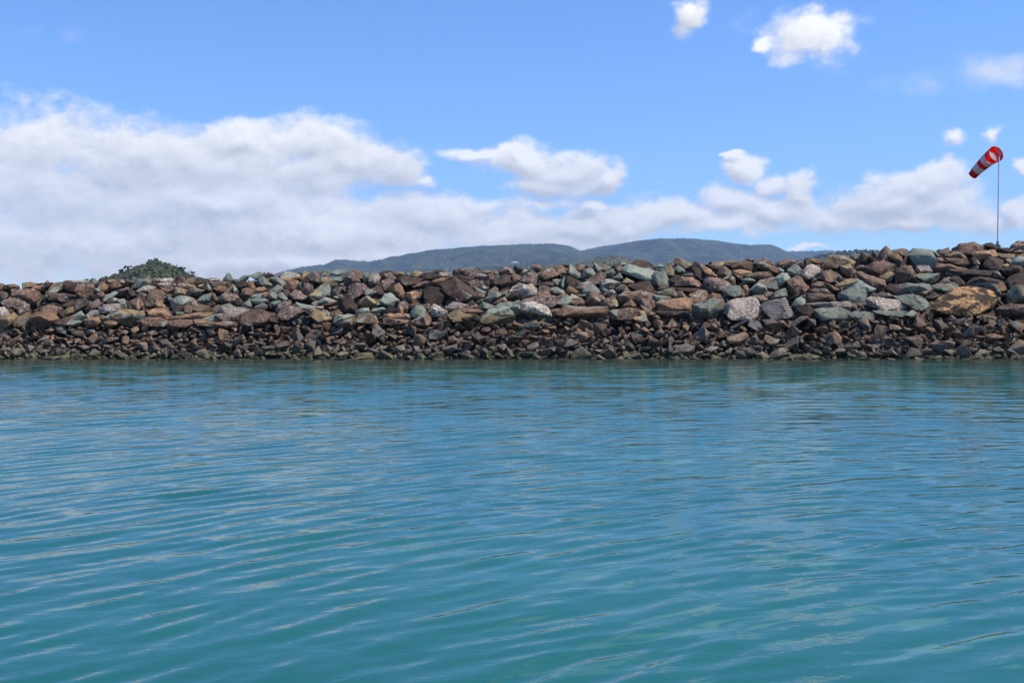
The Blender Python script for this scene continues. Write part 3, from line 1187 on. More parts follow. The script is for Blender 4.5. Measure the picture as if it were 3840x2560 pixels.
for (r_lo, r_hi, tries, pack) in ((0.32, 0.44, 420, 0.78), (0.22, 0.32, 2600, 0.66), (0.17, 0.25, 7500, 0.64), (0.10, 0.17, 16000, 0.62)):
    for i in range(tries):
        X = rr.uniform(-36, 36)
        zt = toe_top(max(-26, min(26, X))) - 0.06
        z = rr.uniform(-0.45, zt)
        r = rr.uniform(r_lo, r_hi) * (1.0 + 0.010 * X)
        if try_place(X, z, r, pack):
            placed.append((X, z, r))
toe_items = []
for (X, z, r) in placed:
    s = r * 2.0 * rr.uniform(0.95, 1.25)
    Y = Y0 + SLOPE * z + rr.uniform(-0.06, 0.08)
    M = rand_rot(rr) @ Matrix.Diagonal((s * rr.uniform(1.0, 1.35), s, s * rr.uniform(0.8, 1.05)))
    toe_items.append((s, rr.randrange(len(PROTO)), Vector((X, Y, z)), M))
inview = [t for t in toe_items if abs(t[2].x) < 24.2 and t[2].z > -0.05]
inview.sort(key=lambda t: -t[0])
big = inview[:300]
bigset = set(id(t) for t in big)
for (s, k, loc, M) in big:
    o = link("rock", PROTO[k], None, breakwater)
    o.matrix_local = Matrix.Translation(loc - BW) @ M.to_4x4()
rest = [(k, loc, M, rr.random()) for t in toe_items if id(t) not in bigset for (s, k, loc, M) in (t,)]
# stones standing in the shallows
for i in range(110):
    X = rr.uniform(-36, 36)
    s = rr.uniform(0.3, 0.75)
    rest.append((rr.randrange(len(PROTO)), Vector((X, Y0 - rr.uniform(0.1, 0.75), rr.uniform(-0.16, 0.02))), rand_rot(rr) @ Matrix.Diagonal((s * 1.2, s, s * 0.7)), rr.random()))
# a deeper course that closes the gaps
for i in range(2600):
    X = rr.uniform(-38, 38)
    z = rr.uniform(-0.9, toe_top(max(-26, min(26, X))) + 0.35)
    s = rr.uniform(0.35, 0.6)
    rest.append((rr.randrange(len(PROTO)), Vector((X, Y0 + SLOPE * z + 0.30, z)), rand_rot(rr) @ Matrix.Diagonal((s, s, s * 0.8)), rr.random()))
stone_pile("toe_rubble", rest, TOE, breakwater)

# rubble in the gaps behind the boulders
fill = []
for i in range(1900):
    X = rr.uniform(-27, 28.5)
    zc = crest_z(max(-25, min(25, X)))
    z = rr.uniform(toe_top(X) - 0.1, zc - 0.35)
    s = rr.uniform(0.45, 0.85)
    fill.append((rr.randrange(len(PROTO)), Vector((X, Y0 + SLOPE * z + rr.uniform(0.40, 0.75), z)), rand_rot(rr, 0.8) @ Matrix.Diagonal((s * 1.2, s, s * 0.85)), rr.random()))
for (p, s) in backing:
    fill.append((rr.randrange(len(PROTO)), p, rand_rot(rr, 0.4) @ Matrix.Diagonal((0.85 * s, 0.8 * s, 0.62 * s)), rr.random()))
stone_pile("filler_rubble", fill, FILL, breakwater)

# the breakwater goes on beyond the picture and over its crest
ext = []
for i in range(1100):
    X = rr.choice((-rr.uniform(25.9, 38), rr.uniform(26.6, 39)))
    zc = crest_z(max(-24, min(24, X)))
    z = rr.uniform(1.5, zc - 0.3)
    s = rr.uniform(0.7, 1.5)
    ext.append((rr.randrange(len(PROTO)), Vector((X, Y0 + SLOPE * z + rr.uniform(0.1, 0.5), z)), rand_rot(rr, 0.7) @ Matrix.Diagonal((s * 1.2, s, s * 0.85)), rr.random()))
for i in range(700):
    X = rr.uniform(-36, 36)
    zc = crest_z(max(-24, min(24, X)))
    s = rr.uniform(0.7, 1.3)
    back = rr.uniform(0.9, 6.0)
    ext.append((rr.randrange(len(PROTO)), Vector((X, Y0 + SLOPE * zc + back, zc - 0.72 - 0.12 * back)), rand_rot(rr, 0.7) @ Matrix.Diagonal((s * 1.2, s, s * 0.8)), rr.random()))
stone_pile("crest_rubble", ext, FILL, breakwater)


# ------------------------------------------------------------------ water
def build_water():
    yn = [3.6]
    while yn[-1] < 51.5:
        y = yn[-1]
        yn.append(y + min(0.072, max(0.025, 0.0031 * y)))
    while yn[-1] < 56:
        yn.append(yn[-1] + 0.25)
    far = [60, 70, 90, 130, 200, 350, 700, 1500, 3000, 6000, 9000]
    near = [-9000, -4000, -1500, -500, -150, -50, -15, -4, 0, 2.0, 3.0]
    ys = np.array(near + yn + far)
    xm = np.arange(-27, 27.01, 0.082)
    ext = [28, 30, 34, 42, 60, 100, 200, 500, 1500, 4000, 9000]
    xs = np.concatenate([-np.array(ext[::-1], float), xm, np.array(ext, float)])
    X, Y = np.meshgrid(xs, ys)
    Z = np.zeros_like(X)
    g = np.random.default_rng(3)

    def wave(lam, ang, amp, mod=None):
        nonlocal Z
        k = 2 * math.pi / lam
        ph = g.uniform(0, 6.283)
        a = math.radians(ang)
        s = np.sin(k * (-math.sin(a) * X + math.cos(a) * Y) + ph)
        w = s + 0.22 * (s * s - 0.5)          # a little sharper crests
        Z += amp * (w if mod is None else w * mod)

    def arc(lam, amp, mod=None):
        """rings spreading from the near right, so that crests swing across the picture"""
        nonlocal Z
        k = 2 * math.pi / lam
        cx, cy = g.normal(11.0, 2.4), g.normal(-3.0, 2.4)
        s = np.sin(k * np.hypot(X - cx, Y - cy) + g.uniform(0, 6.283))
        w = s + 0.28 * (s * s - 0.5)
        Z += amp * (w if mod is None else w * mod)

    def patch(lx, ly, n=5):
        m = np.zeros_like(X)
        for i in range(n):
            a = g.uniform(0, 6.283)
            m += np.sin(X * 2 * math.pi / lx * math.cos(a) * g.uniform(.5, 1.5) + Y * 2 * math.pi / ly * math.sin(a) * g.uniform(.5, 1.5) + g.uniform(0, 6.283))
        return np.clip(0.70 + 0.62 * m / math.sqrt(n), 0.05, 1.9)

    # the crests (wakes running in from the left) swing from 35 degrees on the left to 22 on the right
    for i in range(26):
        lam = math.exp(g.uniform(math.log(0.23), math.log(0.50)))
        arc(lam, SLOPE_MAIN * lam / (2 * math.pi), patch(3.6, 3.2, 4))
    for i in range(8):
        lam = math.exp(g.uniform(math.log(0.62), math.log(1.3)))
        arc(lam, 0.5 * SLOPE_MAIN * lam / (2 * math.pi), patch(6, 5, 4))
    for i in range(26):
        lam = math.exp(g.uniform(math.log(0.30), math.log(1.1)))
        wave(lam, g.normal(4, 24), SLOPE_SIDE * lam / (2 * math.pi), patch(5, 6, 4))
    fade = np.clip((26.9 - np.abs(X)) / 2.0, 0, 1) * np.clip((58 - Y) / 4.0, 0, 1) * np.clip((Y - 3.2) / 0.6, 0, 1)
    Z *= fade
    ny, nx_ = X.shape
    V = np.stack([X, Y, Z], -1).reshape(-1, 3)
    idx = np.arange(nx_ * ny).reshape(ny, nx_)
    q = np.stack([idx[:-1, :-1], idx[:-1, 1:], idx[1:, 1:], idx[1:, :-1]], -1).reshape(-1, 4)
    me = mesh_np("water", V, q, True)
    m, t, b = new_mat("sea_water")
    g_ = t.n.new("ShaderNodeNewGeometry")
    pos = g_.outputs["Position"]
    water_tone = t.noise(t.vmath("MULTIPLY", pos, (0.10, 0.16, 0.0)), 1.0, 3, 0.5)
    rot = t.n.new("ShaderNodeVectorRotate")
    rot.rotation_type = "Z_AXIS"
    t.l.new(pos, rot.inputs["Vector"])
    rot.inputs["Angle"].default_value = math.radians(-26)
    streak = t.noise(t.vmath("MULTIPLY", rot.outputs[0], (0.9, 3.2, 0.0)), 1.0, 4, 0.55, 0.6)
    sp = t.n.new("ShaderNodeSeparateXYZ")
    t.l.new(pos, sp.inputs[0])
    side = t.smooth(sp.outputs[0], -1.5, 2.5)
    col = t.mix(t.smooth(water_tone, 0.35, 0.65), WATER_A, WATER_B)
    pat = t.math("MULTIPLY", t.math("MULTIPLY", t.smooth(streak, 0.56, 0.63), side), t.smooth(water_tone, 0.38, 0.6))
    col = t.mix(t.math("MULTIPLY", t.math("MULTIPLY", pat, t.smooth(sp.outputs[1], 28.0, 38.0, 1.0, 0.0)), 0.8), col, WATER_PALE)  # paler green patches on the near right water
    # towards the wall its dark reflection is painted into the water colour
    foot = t.smooth(t.math("MULTIPLY_ADD", t.math("SUBTRACT", water_tone, 0.5), 8.0, sp.outputs[1]), 40.5, 48.0)
    back = t.smooth(sp.outputs[1], 62.0, 70.0, 1.0, 0.0)
    col = t.mix(t.math("MULTIPLY", t.math("MULTIPLY", foot, back), 0.94), col, (0.030, 0.042, 0.030))
    t.l.new(col, b.inputs["Base Color"])
    b.inputs["Roughness"].default_value = 0.015
    b.inputs["IOR"].default_value = 1.333
    n1 = t.noise(t.vmath("MULTIPLY", rot.outputs[0], (2.2, 6.0, 1.0)), 1.0, 3, 0.5, 0.4)
    n2 = t.noise(t.vmath("MULTIPLY", pos, (4.5, 9.0, 1.0)), 1.0, 3, 0.5)
    n3 = t.noise(t.vmath("MULTIPLY", pos, (9.0, 20.0, 1.0)), 1.0, 3, 0.55)
    hgt = t.math("ADD", t.math("MULTIPLY", n1, 0.020), t.math("MULTIPLY_ADD", n2, 0.012, t.math("MULTIPLY", n3, 0.004)))
    bp = t.n.new("ShaderNodeBump")
    bp.inputs["Strength"].default_value = WATER_BUMP
    bp.inputs["Distance"].default_value = 1.0
    t.l.new(hgt, bp.inputs["Height"])
    t.l.new(bp.outputs[0], b.inputs["Normal"])
    o = link("water", me, m)
    tag(o, "rippled turquoise harbour water in front of the breakwater", None, None, "structure")


SLOPE_MAIN, SLOPE_SIDE, SLOPE_LONG = 0.0260, 0.0070, 0.002
WATER_A, WATER_B, WATER_PALE = (0.010, 0.096, 0.090), (0.014, 0.111, 0.098), (0.070, 0.190, 0.135)
WATER_BUMP = 0.22
build_water()


# ------------------------------------------------------------------ hills
def hill_mat(name, a, b, scale):
    m, t, bs = new_mat(name)
    g = t.n.new("ShaderNodeNewGeometry")
    n = t.noise(g.outputs["Position"], scale, 6, 0.65)
    n2 = t.noise(g.outputs["Position"], scale * 9, 4, 0.6)
    f = t.math("MULTIPLY_ADD", n2, 0.5, t.math("MULTIPLY", n, 0.5))
    t.l.new(t.mix(t.smooth(f, 0.40, 0.60), a, b), bs.inputs["Base Color"])
    bs.inputs["Roughness"].default_value = 0.95
    bs.inputs["Specular IOR Level"].default_value = 0.1
    bp = t.n.new("ShaderNodeBump")
    bp.inputs["Strength"].default_value = 1.0
    bp.inputs["Distance"].default_value = 0.18 / scale
    t.l.new(n2, bp.inputs["Height"])
    t.l.new(bp.outputs[0], bs.inputs["Normal"])
    return m


def ridge(name, pts, Y, front, back, mat, label, bump, nxn=500, nyn=60, lower=0.0, seed=0):
    gully = 0.45 if Y > 3000 else 0.10
    """a hill whose skyline runs through the photo points pts at distance Y"""
    pts = sorted(pts)
    px = np.array([p[0] for p in pts], float)
    py = np.array([p[1] for p in pts], float)
    X = np.array([ray(a, b)[0] for a, b in pts]) * Y
    Z = np.array([CAMH + ray(a, b)[1] * Y for a, b in pts]) - lower
    xs = np.linspace(X[0], X[-1], nxn)
    # smooth interpolation of the skyline
    zc = np.interp(xs, X, Z)
    kk = max(3, nxn // 60)
    ker = np.hanning(kk + 2)[1:-1]
    ker /= ker.sum()
    zc = np.convolve(np.pad(zc, kk, mode="edge"), ker, "same")[kk:-kk]
    ts = np.concatenate([np.linspace(0, 1, nyn), np.linspace(1.03, 1.6, 12)])
    V = np.zeros((len(ts), nxn, 3))
    for j, tt in enumerate(ts):
        if tt <= 1:
            prof = math.sin(tt * math.pi / 2) ** 0.9
            y = Y - front * (1 - tt)
        else:
            prof = max(0.0, 1 - ((tt - 1) / 0.6) ** 1.5)
            y = Y + back * (tt - 1) / 0.6
        V[j, :, 0] = xs * (y / Y) if False else xs
        V[j, :, 1] = y
        V[j, :, 2] = zc * prof
    span = max(zc.max(), 1.0)
    for j, tt in enumerate(ts):
        edge = min(1.0, abs(1 - tt) * 4)
        for i in range(nxn):
            x, y, z = V[j, i]
            q = Vector((x / span * 0.8 + seed, y / span * 0.5, 0.0))
            gul = mnoise.noise(q) * 0.5 + 0.3 * mnoise.noise(q * 2.3) + 0.2 * mnoise.noise(q * 6.1)
            V[j, i, 2] = z * (1 - gully * max(0.0, gul + 0.35) * edge)
    bw = np.array([1.0 if abs(tt - 1) < 0.012 else 0.18 for tt in ts])[:, None]
    V[:, :, 2] += RNG.normal(0, bump, V.shape[:2]) * (V[:, :, 2] > 1) * bw
    V[:, :, 2] = np.maximum(V[:, :, 2], -0.6)
    V[0, :, 2] = -0.8
    V[-1, :, 2] = -0.8
    idx = np.arange(len(ts) * nxn).reshape(len(ts), nxn)
    q = np.stack([idx[:-1, :-1], idx[:-1, 1:], idx[1:, 1:], idx[1:, :-1]], -1).reshape(-1, 4)
    o = link(name, mesh_np(name, V.reshape(-1, 3), q, True), mat)
    tag(o, label, None, None, "structure")
    return o, xs, zc


M_FAR = hill_mat("far_forest", (0.018, 0.034, 0.018), (0.085, 0.108, 0.052), 0.007)
M_MID = hill_mat("near_forest", (0.075, 0.082, 0.032), (0.165, 0.155, 0.070), 0.02)


def k16(*a):
    return [(x * 1.63265, y * 1.63265) for x, y in a]


ridge("mountain", k16((560, 650), (640, 626), (690, 614), (735, 608), (765, 610), (800, 625), (900, 650)), 7600, 1300, 700, M_FAR,
      "faint blue ridge at the left end of the far mountains", 3.0, 260, 40, seed=5)
ridge("mountain", k16((690, 640), (745, 610), (770, 597), (790, 596), (820, 600), (850, 601), (900, 592), (940, 584), (970, 581), (1000, 573), (1050, 570),
                     (1100, 565), (1150, 563), (1200, 561), (1270, 559), (1310, 565), (1328, 574), (1350, 584), (1400, 605), (1500, 640)), 6300, 1900, 1400, M_FAR,
      "long blue forested mountain rising behind the middle of the breakwater", 3.2, 700, 70, seed=1)
ridge("mountain", k16((1230, 640), (1290, 600), (1332, 576), (1360, 570), (1400, 563), (1450, 556), (1500, 550), (1560, 547), (1600, 549), (1640, 552), (1690, 560),
                     (1720, 563), (1765, 562), (1785, 569), (1810, 581), (1850, 596), (1920, 620), (2000, 650)), 7000, 1900, 1400, M_FAR,
      "broad domed blue mountain right of the saddle", 3.2, 700, 70, seed=9)
ridge("mountain", k16((1700, 600), (1800, 577), (1850, 577), (1905, 575), (1940, 579), (2000, 584), (2100, 590), (2300, 600)), 8000, 1300, 500, M_FAR,
      "low pale blue ridge behind the right part of the breakwater", 2.5, 260, 40, seed=13)
hill_mid, mid_x, mid_z = ridge("hill", [(1960, 1040), (2060, 1004), (2112, 996), (2163, 990), (2200, 978), (2223, 970), (2283, 956), (2325, 959), (2368, 974), (2401, 990), (2460, 1012), (2560, 1050)],
      2400, 420, 350, M_MID, "small green scrubby hill in front of the blue mountains", 0.9, 300, 60, lower=2.0, seed=3)
hill_low, low_x, low_z = ridge("hill", [(1380, 1040), (1480, 1018), (1560, 1008), (1650, 1003), (1750, 1002), (1850, 996), (1950, 990), (2060, 985), (2150, 980), (2300, 992), (2500, 1010), (2700, 1030)],
      3600, 700, 400, M_FAR, "low wooded foothill below the blue mountains", 1.5, 400, 40, lower=3.0, seed=21)
hill_right, right_x, right_z = ridge("hill", [(2780, 1010), (2900, 985), (3019, 969), (3060, 958), (3108, 948), (3150, 941), (3185, 938), (3223, 938), (3300, 940), (3346, 936), (3420, 940), (3560, 960), (3700, 980), (3900, 1000)],
      2800, 500, 400, M_FAR, "dark green wooded ridge behind the boulders on the right", 1.2, 400, 50, lower=3.5, seed=33)
IS = [(400, 1050), (422, 1044), (442, 1036), (458, 1030), (488, 1022), (509, 1012), (536, 999), (553, 991), (563, 987), (584, 984), (604, 987), (626, 994), (655, 1009),
      (675, 1019), (706, 1036), (723, 1042), (750, 1050), (790, 1058)]
IS_Y = 900.0
M_KNOLL = hill_mat("knoll_ground", (0.025, 0.038, 0.014), (0.085, 0.080, 0.032), 0.05)
hill_is, is_x, is_z = ridge("hill", IS, IS_Y, 60, 60, M_KNOLL, "small steep wooded knoll behind the left part of the breakwater", 0.25, 160, 40, seed=44)

# forest canopy on the nearer hills
ICO = []
for i in range(8):
    bm = bmesh.new()
    bmesh.ops.create_icosphere(bm, subdivisions=2, radius=1.0)
    so = Vector((i * 7.1, 3.3 * i, 1.7))
    for v in bm.verts:
        v.co *= 1 + 0.42 * mnoise.noise(v.co * 1.7 + so) + 0.25 * mnoise.noise(v.co * 4.1 + so)
        v.co.z *= 0.85
    co = np.array([v.co[:] for v in bm.verts], dtype=np.float32)
    ix = np.array([[v.index for v in f.verts] for f in bm.faces], dtype=np.int32)
    ICO.append((co, ix))
    bm.free()


def leaf_mat(name, a, b):
    m, t, bs = new_mat(name)
    g = t.n.new("ShaderNodeNewGeometry")
    at1 = t.n.new("ShaderNodeAttribute")
    at1.attribute_name = "rnd"
    n = t.noise(g.outputs["Position"], 0.9, 5, 0.7)
    f = t.math("MULTIPLY_ADD", at1.outputs["Fac"], 0.7, t.math("MULTIPLY", n, 0.35))
    t.l.new(t.mix(t.smooth(f, 0.15, 0.85), a, b), bs.inputs["Base Color"])
    bs.inputs["Roughness"].default_value = 0.85
    bs.inputs["Specular IOR Level"].default_value = 0.15
    bp = t.n.new("ShaderNodeBump")
    bp.inputs["Strength"].default_value = 0.8
    bp.inputs["Distance"].default_value = 0.6
    t.l.new(n, bp.inputs["Height"])
    t.l.new(bp.outputs[0], bs.inputs["Normal"])
    return m


LEAF = leaf_mat("canopy_leaves", (0.016, 0.030, 0.010), (0.100, 0.100, 0.034))
LEAF_S = leaf_mat("scrub_leaves", (0.060, 0.072, 0.026), (0.165, 0.155, 0.070))
LEAF_D = leaf_mat("canopy_dark", (0.020, 0.036, 0.016), (0.055, 0.070, 0.030))
BARK = flat_mat("bark", (0.10, 0.08, 0.06), 0.9)


def forest(name, hill, n, rlo, rhi, mat, label, seed, crest_bias=0.35):
    """clumps of foliage standing on the camera side and the skyline of a hill mesh"""
    me = hill.data
    nv = len(me.vertices)
    co = np.empty(nv * 3, dtype=np.float32)
    me.vertices.foreach_get("co", co)
    co = co.reshape(-1, 3)
    ok = np.where(co[:, 2] > 2.0)[0]
    g = np.random.default_rng(seed)
    vs, fs, rn = [], [], []
    base = 0
    for v in g.choice(ok, n):
        p = co[v]
        r = g.uniform(rlo, rhi) * (1.25 if g.random() < 0.12 else 1.0)
        a, ix = ICO[g.integers(0, 8)]
        th = g.uniform(0, 6.28)
        R = np.array([[math.cos(th), -math.sin(th), 0], [math.sin(th), math.cos(th), 0], [0, 0, 1]])
        q = (a * np.array([r, r, r * g.uniform(0.8, 1.5)])) @ R.T + p + np.array([g.uniform(-r, r), 0, r * 0.3])
        vs.append(q)
        fs.append(ix + base)
        rn.append(np.full(len(ix), g.random()))
        base += len(a)
    me = mesh_np(name, np.vstack(vs), np.vstack(fs), False, {"rnd": np.concatenate(rn)})
    o = link(name, me, mat)
    return tag(o, label, None, None, "stuff")


forest("woodland", hill_is, 1900, 0.7, 1.9, LEAF, "dense bushes and trees covering the small knoll", 1)
forest("woodland", hill_mid, 800, 1.0, 2.2, LEAF_S, "scrub covering the small green hill", 2)
forest("woodland", hill_right, 1800, 2.4, 4.6, LEAF_D, "trees along the dark ridge on the right", 3)


def knoll_tree(px, top, base, width, label, spire=False, open_=False, seed=0):
    """one of the trees that stand out on the skyline of the knoll"""
    g = np.random.default_rng(seed)
    Y = IS_Y - 2
    b = at(px, base, Y)
    tp = at(px, top - 5, Y)
    H = tp.z - b.z
    W = 1.25 * width / FPX * Y
    root = empty("tree", b)
    tag(root, label, "tree", "trees on the skyline of the small knoll")
    bm = bmesh.new()
    segs = 7
    for s in range(5):
        t0 = s / 4
        for k in range(segs):
            a = k / segs * 6.283
            r = 0.16 * (1 - 0.7 * t0)
            bm.verts.new((math.cos(a) * r + 0.15 * math.sin(t0 * 3), math.sin(a) * r, -1.5 + (H * 0.8 + 1.5) * t0))
    bm.verts.ensure_lookup_table()
    for s in range(4):
        for k in range(segs):
            bm.faces.new([bm.verts[s * segs + k], bm.verts[s * segs + (k + 1) % segs], bm.verts[(s + 1) * segs + (k + 1) % segs], bm.verts[(s + 1) * segs + k]])
    me = bpy.data.meshes.new("trunk")
    bm.to_mesh(me)
    bm.free()
    link("trunk", me, BARK, root)
    vs, fs, rn = [], [], []
    base_i = 0
    n = 24 if open_ else 30
    for i in range(n):
        tt = g.uniform(0.22, 1.0) if not spire else g.uniform(0.05, 1.0)
        wid = W * 0.5 * ((1 - tt) * 0.95 + 0.05 if spire else math.sqrt(max(0.05, 1 - (2 * tt - 1.25) ** 2)))
        a = g.uniform(0, 6.28)
        rad = wid * math.sqrt(g.random())
        r = (0.10 if open_ else 0.15) * W * g.uniform(0.7, 1.3)
        c = np.array([math.cos(a) * rad, math.sin(a) * rad, H * tt - r * 0.6])
        m, ix = ICO[g.integers(0, 8)]
        vs.append(m * np.array([r, r, r * 0.75]) + c)
        fs.append(ix + base_i)
        rn.append(np.full(len(ix), g.random() * 0.7))
        base_i += len(m)
    me = mesh_np("crown", np.vstack(vs), np.vstack(fs), False, {"rnd": np.concatenate(rn)})
    link("crown", me, LEAF_D, root)


knoll_tree(459, 1013, 1034, 24, "dark tree low on the left shoulder of the small knoll", seed=1)
knoll_tree(484, 1000, 1024, 34, "open umbrella-crowned tree with sky gaps on the left slope of the knoll", open_=True, seed=2)
knoll_tree(584, 971, 990, 16, "round tree on the very top of the small knoll", seed=3)
knoll_tree(563, 976, 991, 14, "low round bush just left of the top of the knoll", seed=4)
knoll_tree(662, 997, 1016, 9, "thin pointed tree on the right slope of the small knoll", spire=True, seed=5)
knoll_tree(680, 1004, 1028, 24, "bushy dark tree on the right slope of the small knoll", seed=6)
knoll_tree(720, 1018, 1044, 26, "sparse feathery tree low on the right end of the knoll", open_=True, seed=7)


# ------------------------------------------------------------------ windsock
def tube(bm, p, q, r0, r1=None, n=12, cap=True):
    r1 = r0 if r1 is None else r1
    p, q = Vector(p), Vector(q)
    d = (q - p).normalized()
    u = d.orthogonal().normalized()
    w = d.cross(u)
    A = [bm.verts.new(p + (u * math.cos(k / n * 6.28318) + w * math.sin(k / n * 6.28318)) * r0) for k in range(n)]
    B = [bm.verts.new(q + (u * math.cos(k / n * 6.28318) + w * math.sin(k / n * 6.28318)) * r1) for k in range(n)]
    for k in range(n):
        bm.faces.new([A[k], A[(k + 1) % n], B[(k + 1) % n], B[k]])
    if cap:
        bm.faces.new(A[::-1])
        bm.faces.new(B)


def part(name, fn, mat, parent, smooth=True):
    bm = bmesh.new()
    fn(bm)
    bmesh.ops.recalc_face_normals(bm, faces=bm.faces)
    me = bpy.data.meshes.new(name)
    bm.to_mesh(me)
    bm.free()
    if smooth:
        me.polygons.foreach_set("use_smooth", np.ones(len(me.polygons), dtype=bool))
        me.set_sharp_from_angle(angle=math.radians(40))
    return link(name, me, mat, parent)


def fabric(name, col):
    m, t, b = new_mat(name)
    g = t.n.new("ShaderNodeNewGeometry")
    n = t.noise(g.outputs["Position"], 5.0, 4, 0.6)
    t.l.new(t.mix(t.smooth(n, 0.3, 0.7), tuple(q * 0.9 for q in col), col), b.inputs["Base Color"])
    b.inputs["Roughness"].default_value = 0.6
    tr = t.n.new("ShaderNodeBsdfTranslucent")
    tr.inputs[0].default_value = (*[min(1, q * 1.0) for q in col], 1)
    mx = t.n.new("ShaderNodeMixShader")
    mx.inputs[0].default_value = 0.6
    t.l.new(b.outputs[0], mx.inputs[1])
    t.l.new(tr.outputs[0], mx.inputs[2])
    t.l.new(mx.outputs[0], t.n["Material Output"].inputs[0])
    return m


RED = fabric("red_nylon", (0.85, 0.030, 0.020))
WHITE = fabric("white_nylon", (0.86, 0.80, 0.79))
POLE = flat_mat("galvanised_pole", (0.90, 0.87, 0.88), 0.35, 0.0)
STEEL = flat_mat("dull_steel", (0.22, 0.21, 0.20), 0.5, 0.3)

WS_Y = 58.4
base = at(3741, 921, WS_Y)
top = at(3747, 566, WS_Y)
HP = top.z - base.z
ws = empty("windsock", base)
tag(ws, "red and white striped windsock on a pale pole above the crest boulders", "windsock")
lean = top.x - base.x
part("pole", lambda bm: tube(bm, (0, 0, -1.2), (lean, 0, HP), 0.046, 0.034, 14), POLE, ws)
part("base_plate", lambda bm: (tube(bm, (0, 0, -0.10), (0, 0, 0.02), 0.17, 0.17, 6), tube(bm, (0, 0, 0.02), (0.0, 0, 0.24), 0.11, 0.052, 8)), STEEL, ws)
part("swivel_cap", lambda bm: (tube(bm, (lean, 0, HP - 0.30), (lean, 0, HP + 0.12), 0.052, 0.045, 12), tube(bm, (lean, 0, HP + 0.12), (lean, 0, HP + 0.19), 0.045, 0.012, 12)), STEEL, ws)
mouth = at(3735, 577.5, WS_Y + 0.10) - base
d0 = Vector((-0.25, 0.92, -0.30)).normalized()
d1 = Vector((-0.42, 0.62, -0.66)).normalized()
LSOCK, NR, NS = 1.85, 41, 40
path, frames = [mouth.copy()], []
p = mouth.copy()
for i in range(NR):
    tt = i / (NR - 1)
    d = d0.lerp(d1, min(1, tt * 1.3)).normalized()
    u = Vector((0, 0, 1)).cross(d).normalized()
    w = d.cross(u)
    frames.append((p.copy(), u, w, 0.43 * (1 - tt) + 0.235 * tt))
    p = p + d * LSOCK / (NR - 1)
bounds = [(0, 9, RED, "red_band"), (9, 18, WHITE, "white_band"), (18, 24, RED, "red_band"), (24, 33, WHITE, "white_band"), (33, 40, RED, "red_band")]
for (i0, i1, mt, nm) in bounds:
    bm = bmesh.new()
    rings = []
    for i in range(i0, i1 + 1):
        c, u, w, r = frames[i]
        ring = []
        for k in range(NS):
            a = k / NS * 6.28318
            wr = r * (1 + 0.018 * math.sin(3 * a + i * 0.35) * min(1, i / 8) + 0.010 * math.sin(7 * a + i * 0.8) * min(1, i / 8))
            ring.append(bm.verts.new(c + (u * math.cos(a) + w * math.sin(a)) * wr))
        rings.append(ring)
    for a, b in zip(rings, rings[1:]):
        for k in range(NS):
            bm.faces.new([a[k], a[(k + 1) % NS], b[(k + 1) % NS], b[k]])
    bmesh.ops.recalc_face_normals(bm, faces=bm.faces)
    me = bpy.data.meshes.new(nm)
    bm.to_mesh(me)
    bm.free()
    me.polygons.foreach_set("use_smooth", np.ones(len(me.polygons), dtype=bool))
    o = link(nm, me, mt, ws)
    sm = o.modifiers.new("cloth", "SOLIDIFY")
    sm.thickness = 0.004
c0, u0, w0, r0 = frames[0]


def hoop(bm):
    n = 40
    for k in range(n):
        a, b = k / n * 6.28318, (k + 1) / n * 6.28318
        tube(bm, c0 + (u0 * math.cos(a) + w0 * math.sin(a)) * r0, c0 + (u0 * math.cos(b) + w0 * math.sin(b)) * r0, 0.014, n=6, cap=False)


part("hoop", hoop, RED, ws)
hub = c0 + (Vector((lean, 0, HP - 0.12)) - c0) * 0.55
for a in (0.08, 1.65, 3.22, 4.79):
    part("spoke", lambda bm, a=a: tube(bm, hub, c0 + (u0 * math.cos(a) + w0 * math.sin(a)) * r0, 0.009, n=6), STEEL, ws)
part("swivel_arm", lambda bm: tube(bm, hub, (lean, 0, HP - 0.10), 0.022, n=8), STEEL, ws)

# ------------------------------------------------------------------ small things on and behind the crest
GREEN = flat_mat("green_paint", (0.02, 0.24, 0.13), 0.5)
WPAINT = flat_mat("white_paint", (0.78, 0.79, 0.82), 0.45)
BLACK = flat_mat("black_plastic", (0.02, 0.02, 0.025), 0.5)
BY = 63.0
bb = at(1930, 1030, BY)
bz = at(1930, 1012, BY).z
beacon = empty("channel_beacon", (bb.x, BY, bz))
tag(beacon, "green channel beacon with a white lantern and flat white panel behind the crest", "beacon")
top_z = at(1930, 1000, BY).z - bz
lx = at(1932, 990, BY).x - bb.x


def daymark(bm):
    A = [bm.verts.new(v) for v in ((-0.26, -0.1, -0.55), (0.30, -0.1, -0.55), (0.30, 0.2, -0.55), (-0.26, 0.2, -0.55))]
    B = [bm.verts.new(v) for v in ((-0.06, 0.0, 0.20), (0.07, 0.0, 0.20), (0.07, 0.06, 0.20), (-0.06, 0.06, 0.20))]
    for k in range(4):
        bm.faces.new([A[k], A[(k + 1) % 4], B[(k + 1) % 4], B[k]])
    bm.faces.new(B)
    bm.faces.new(A[::-1])


part("green_daymark", daymark, GREEN, beacon)
part("post", lambda bm: tube(bm, (lx, 0.03, -1.6), (lx, 0.03, 0.29), 0.03, n=8), BLACK, beacon)
part("lantern", lambda bm: (tube(bm, (lx, 0.03, 0.28), (lx, 0.03, 0.31), 0.06, 0.06), tube(bm, (lx, 0.03, 0.31), (lx, 0.03, 0.39), 0.055, 0.022)), WPAINT, beacon)


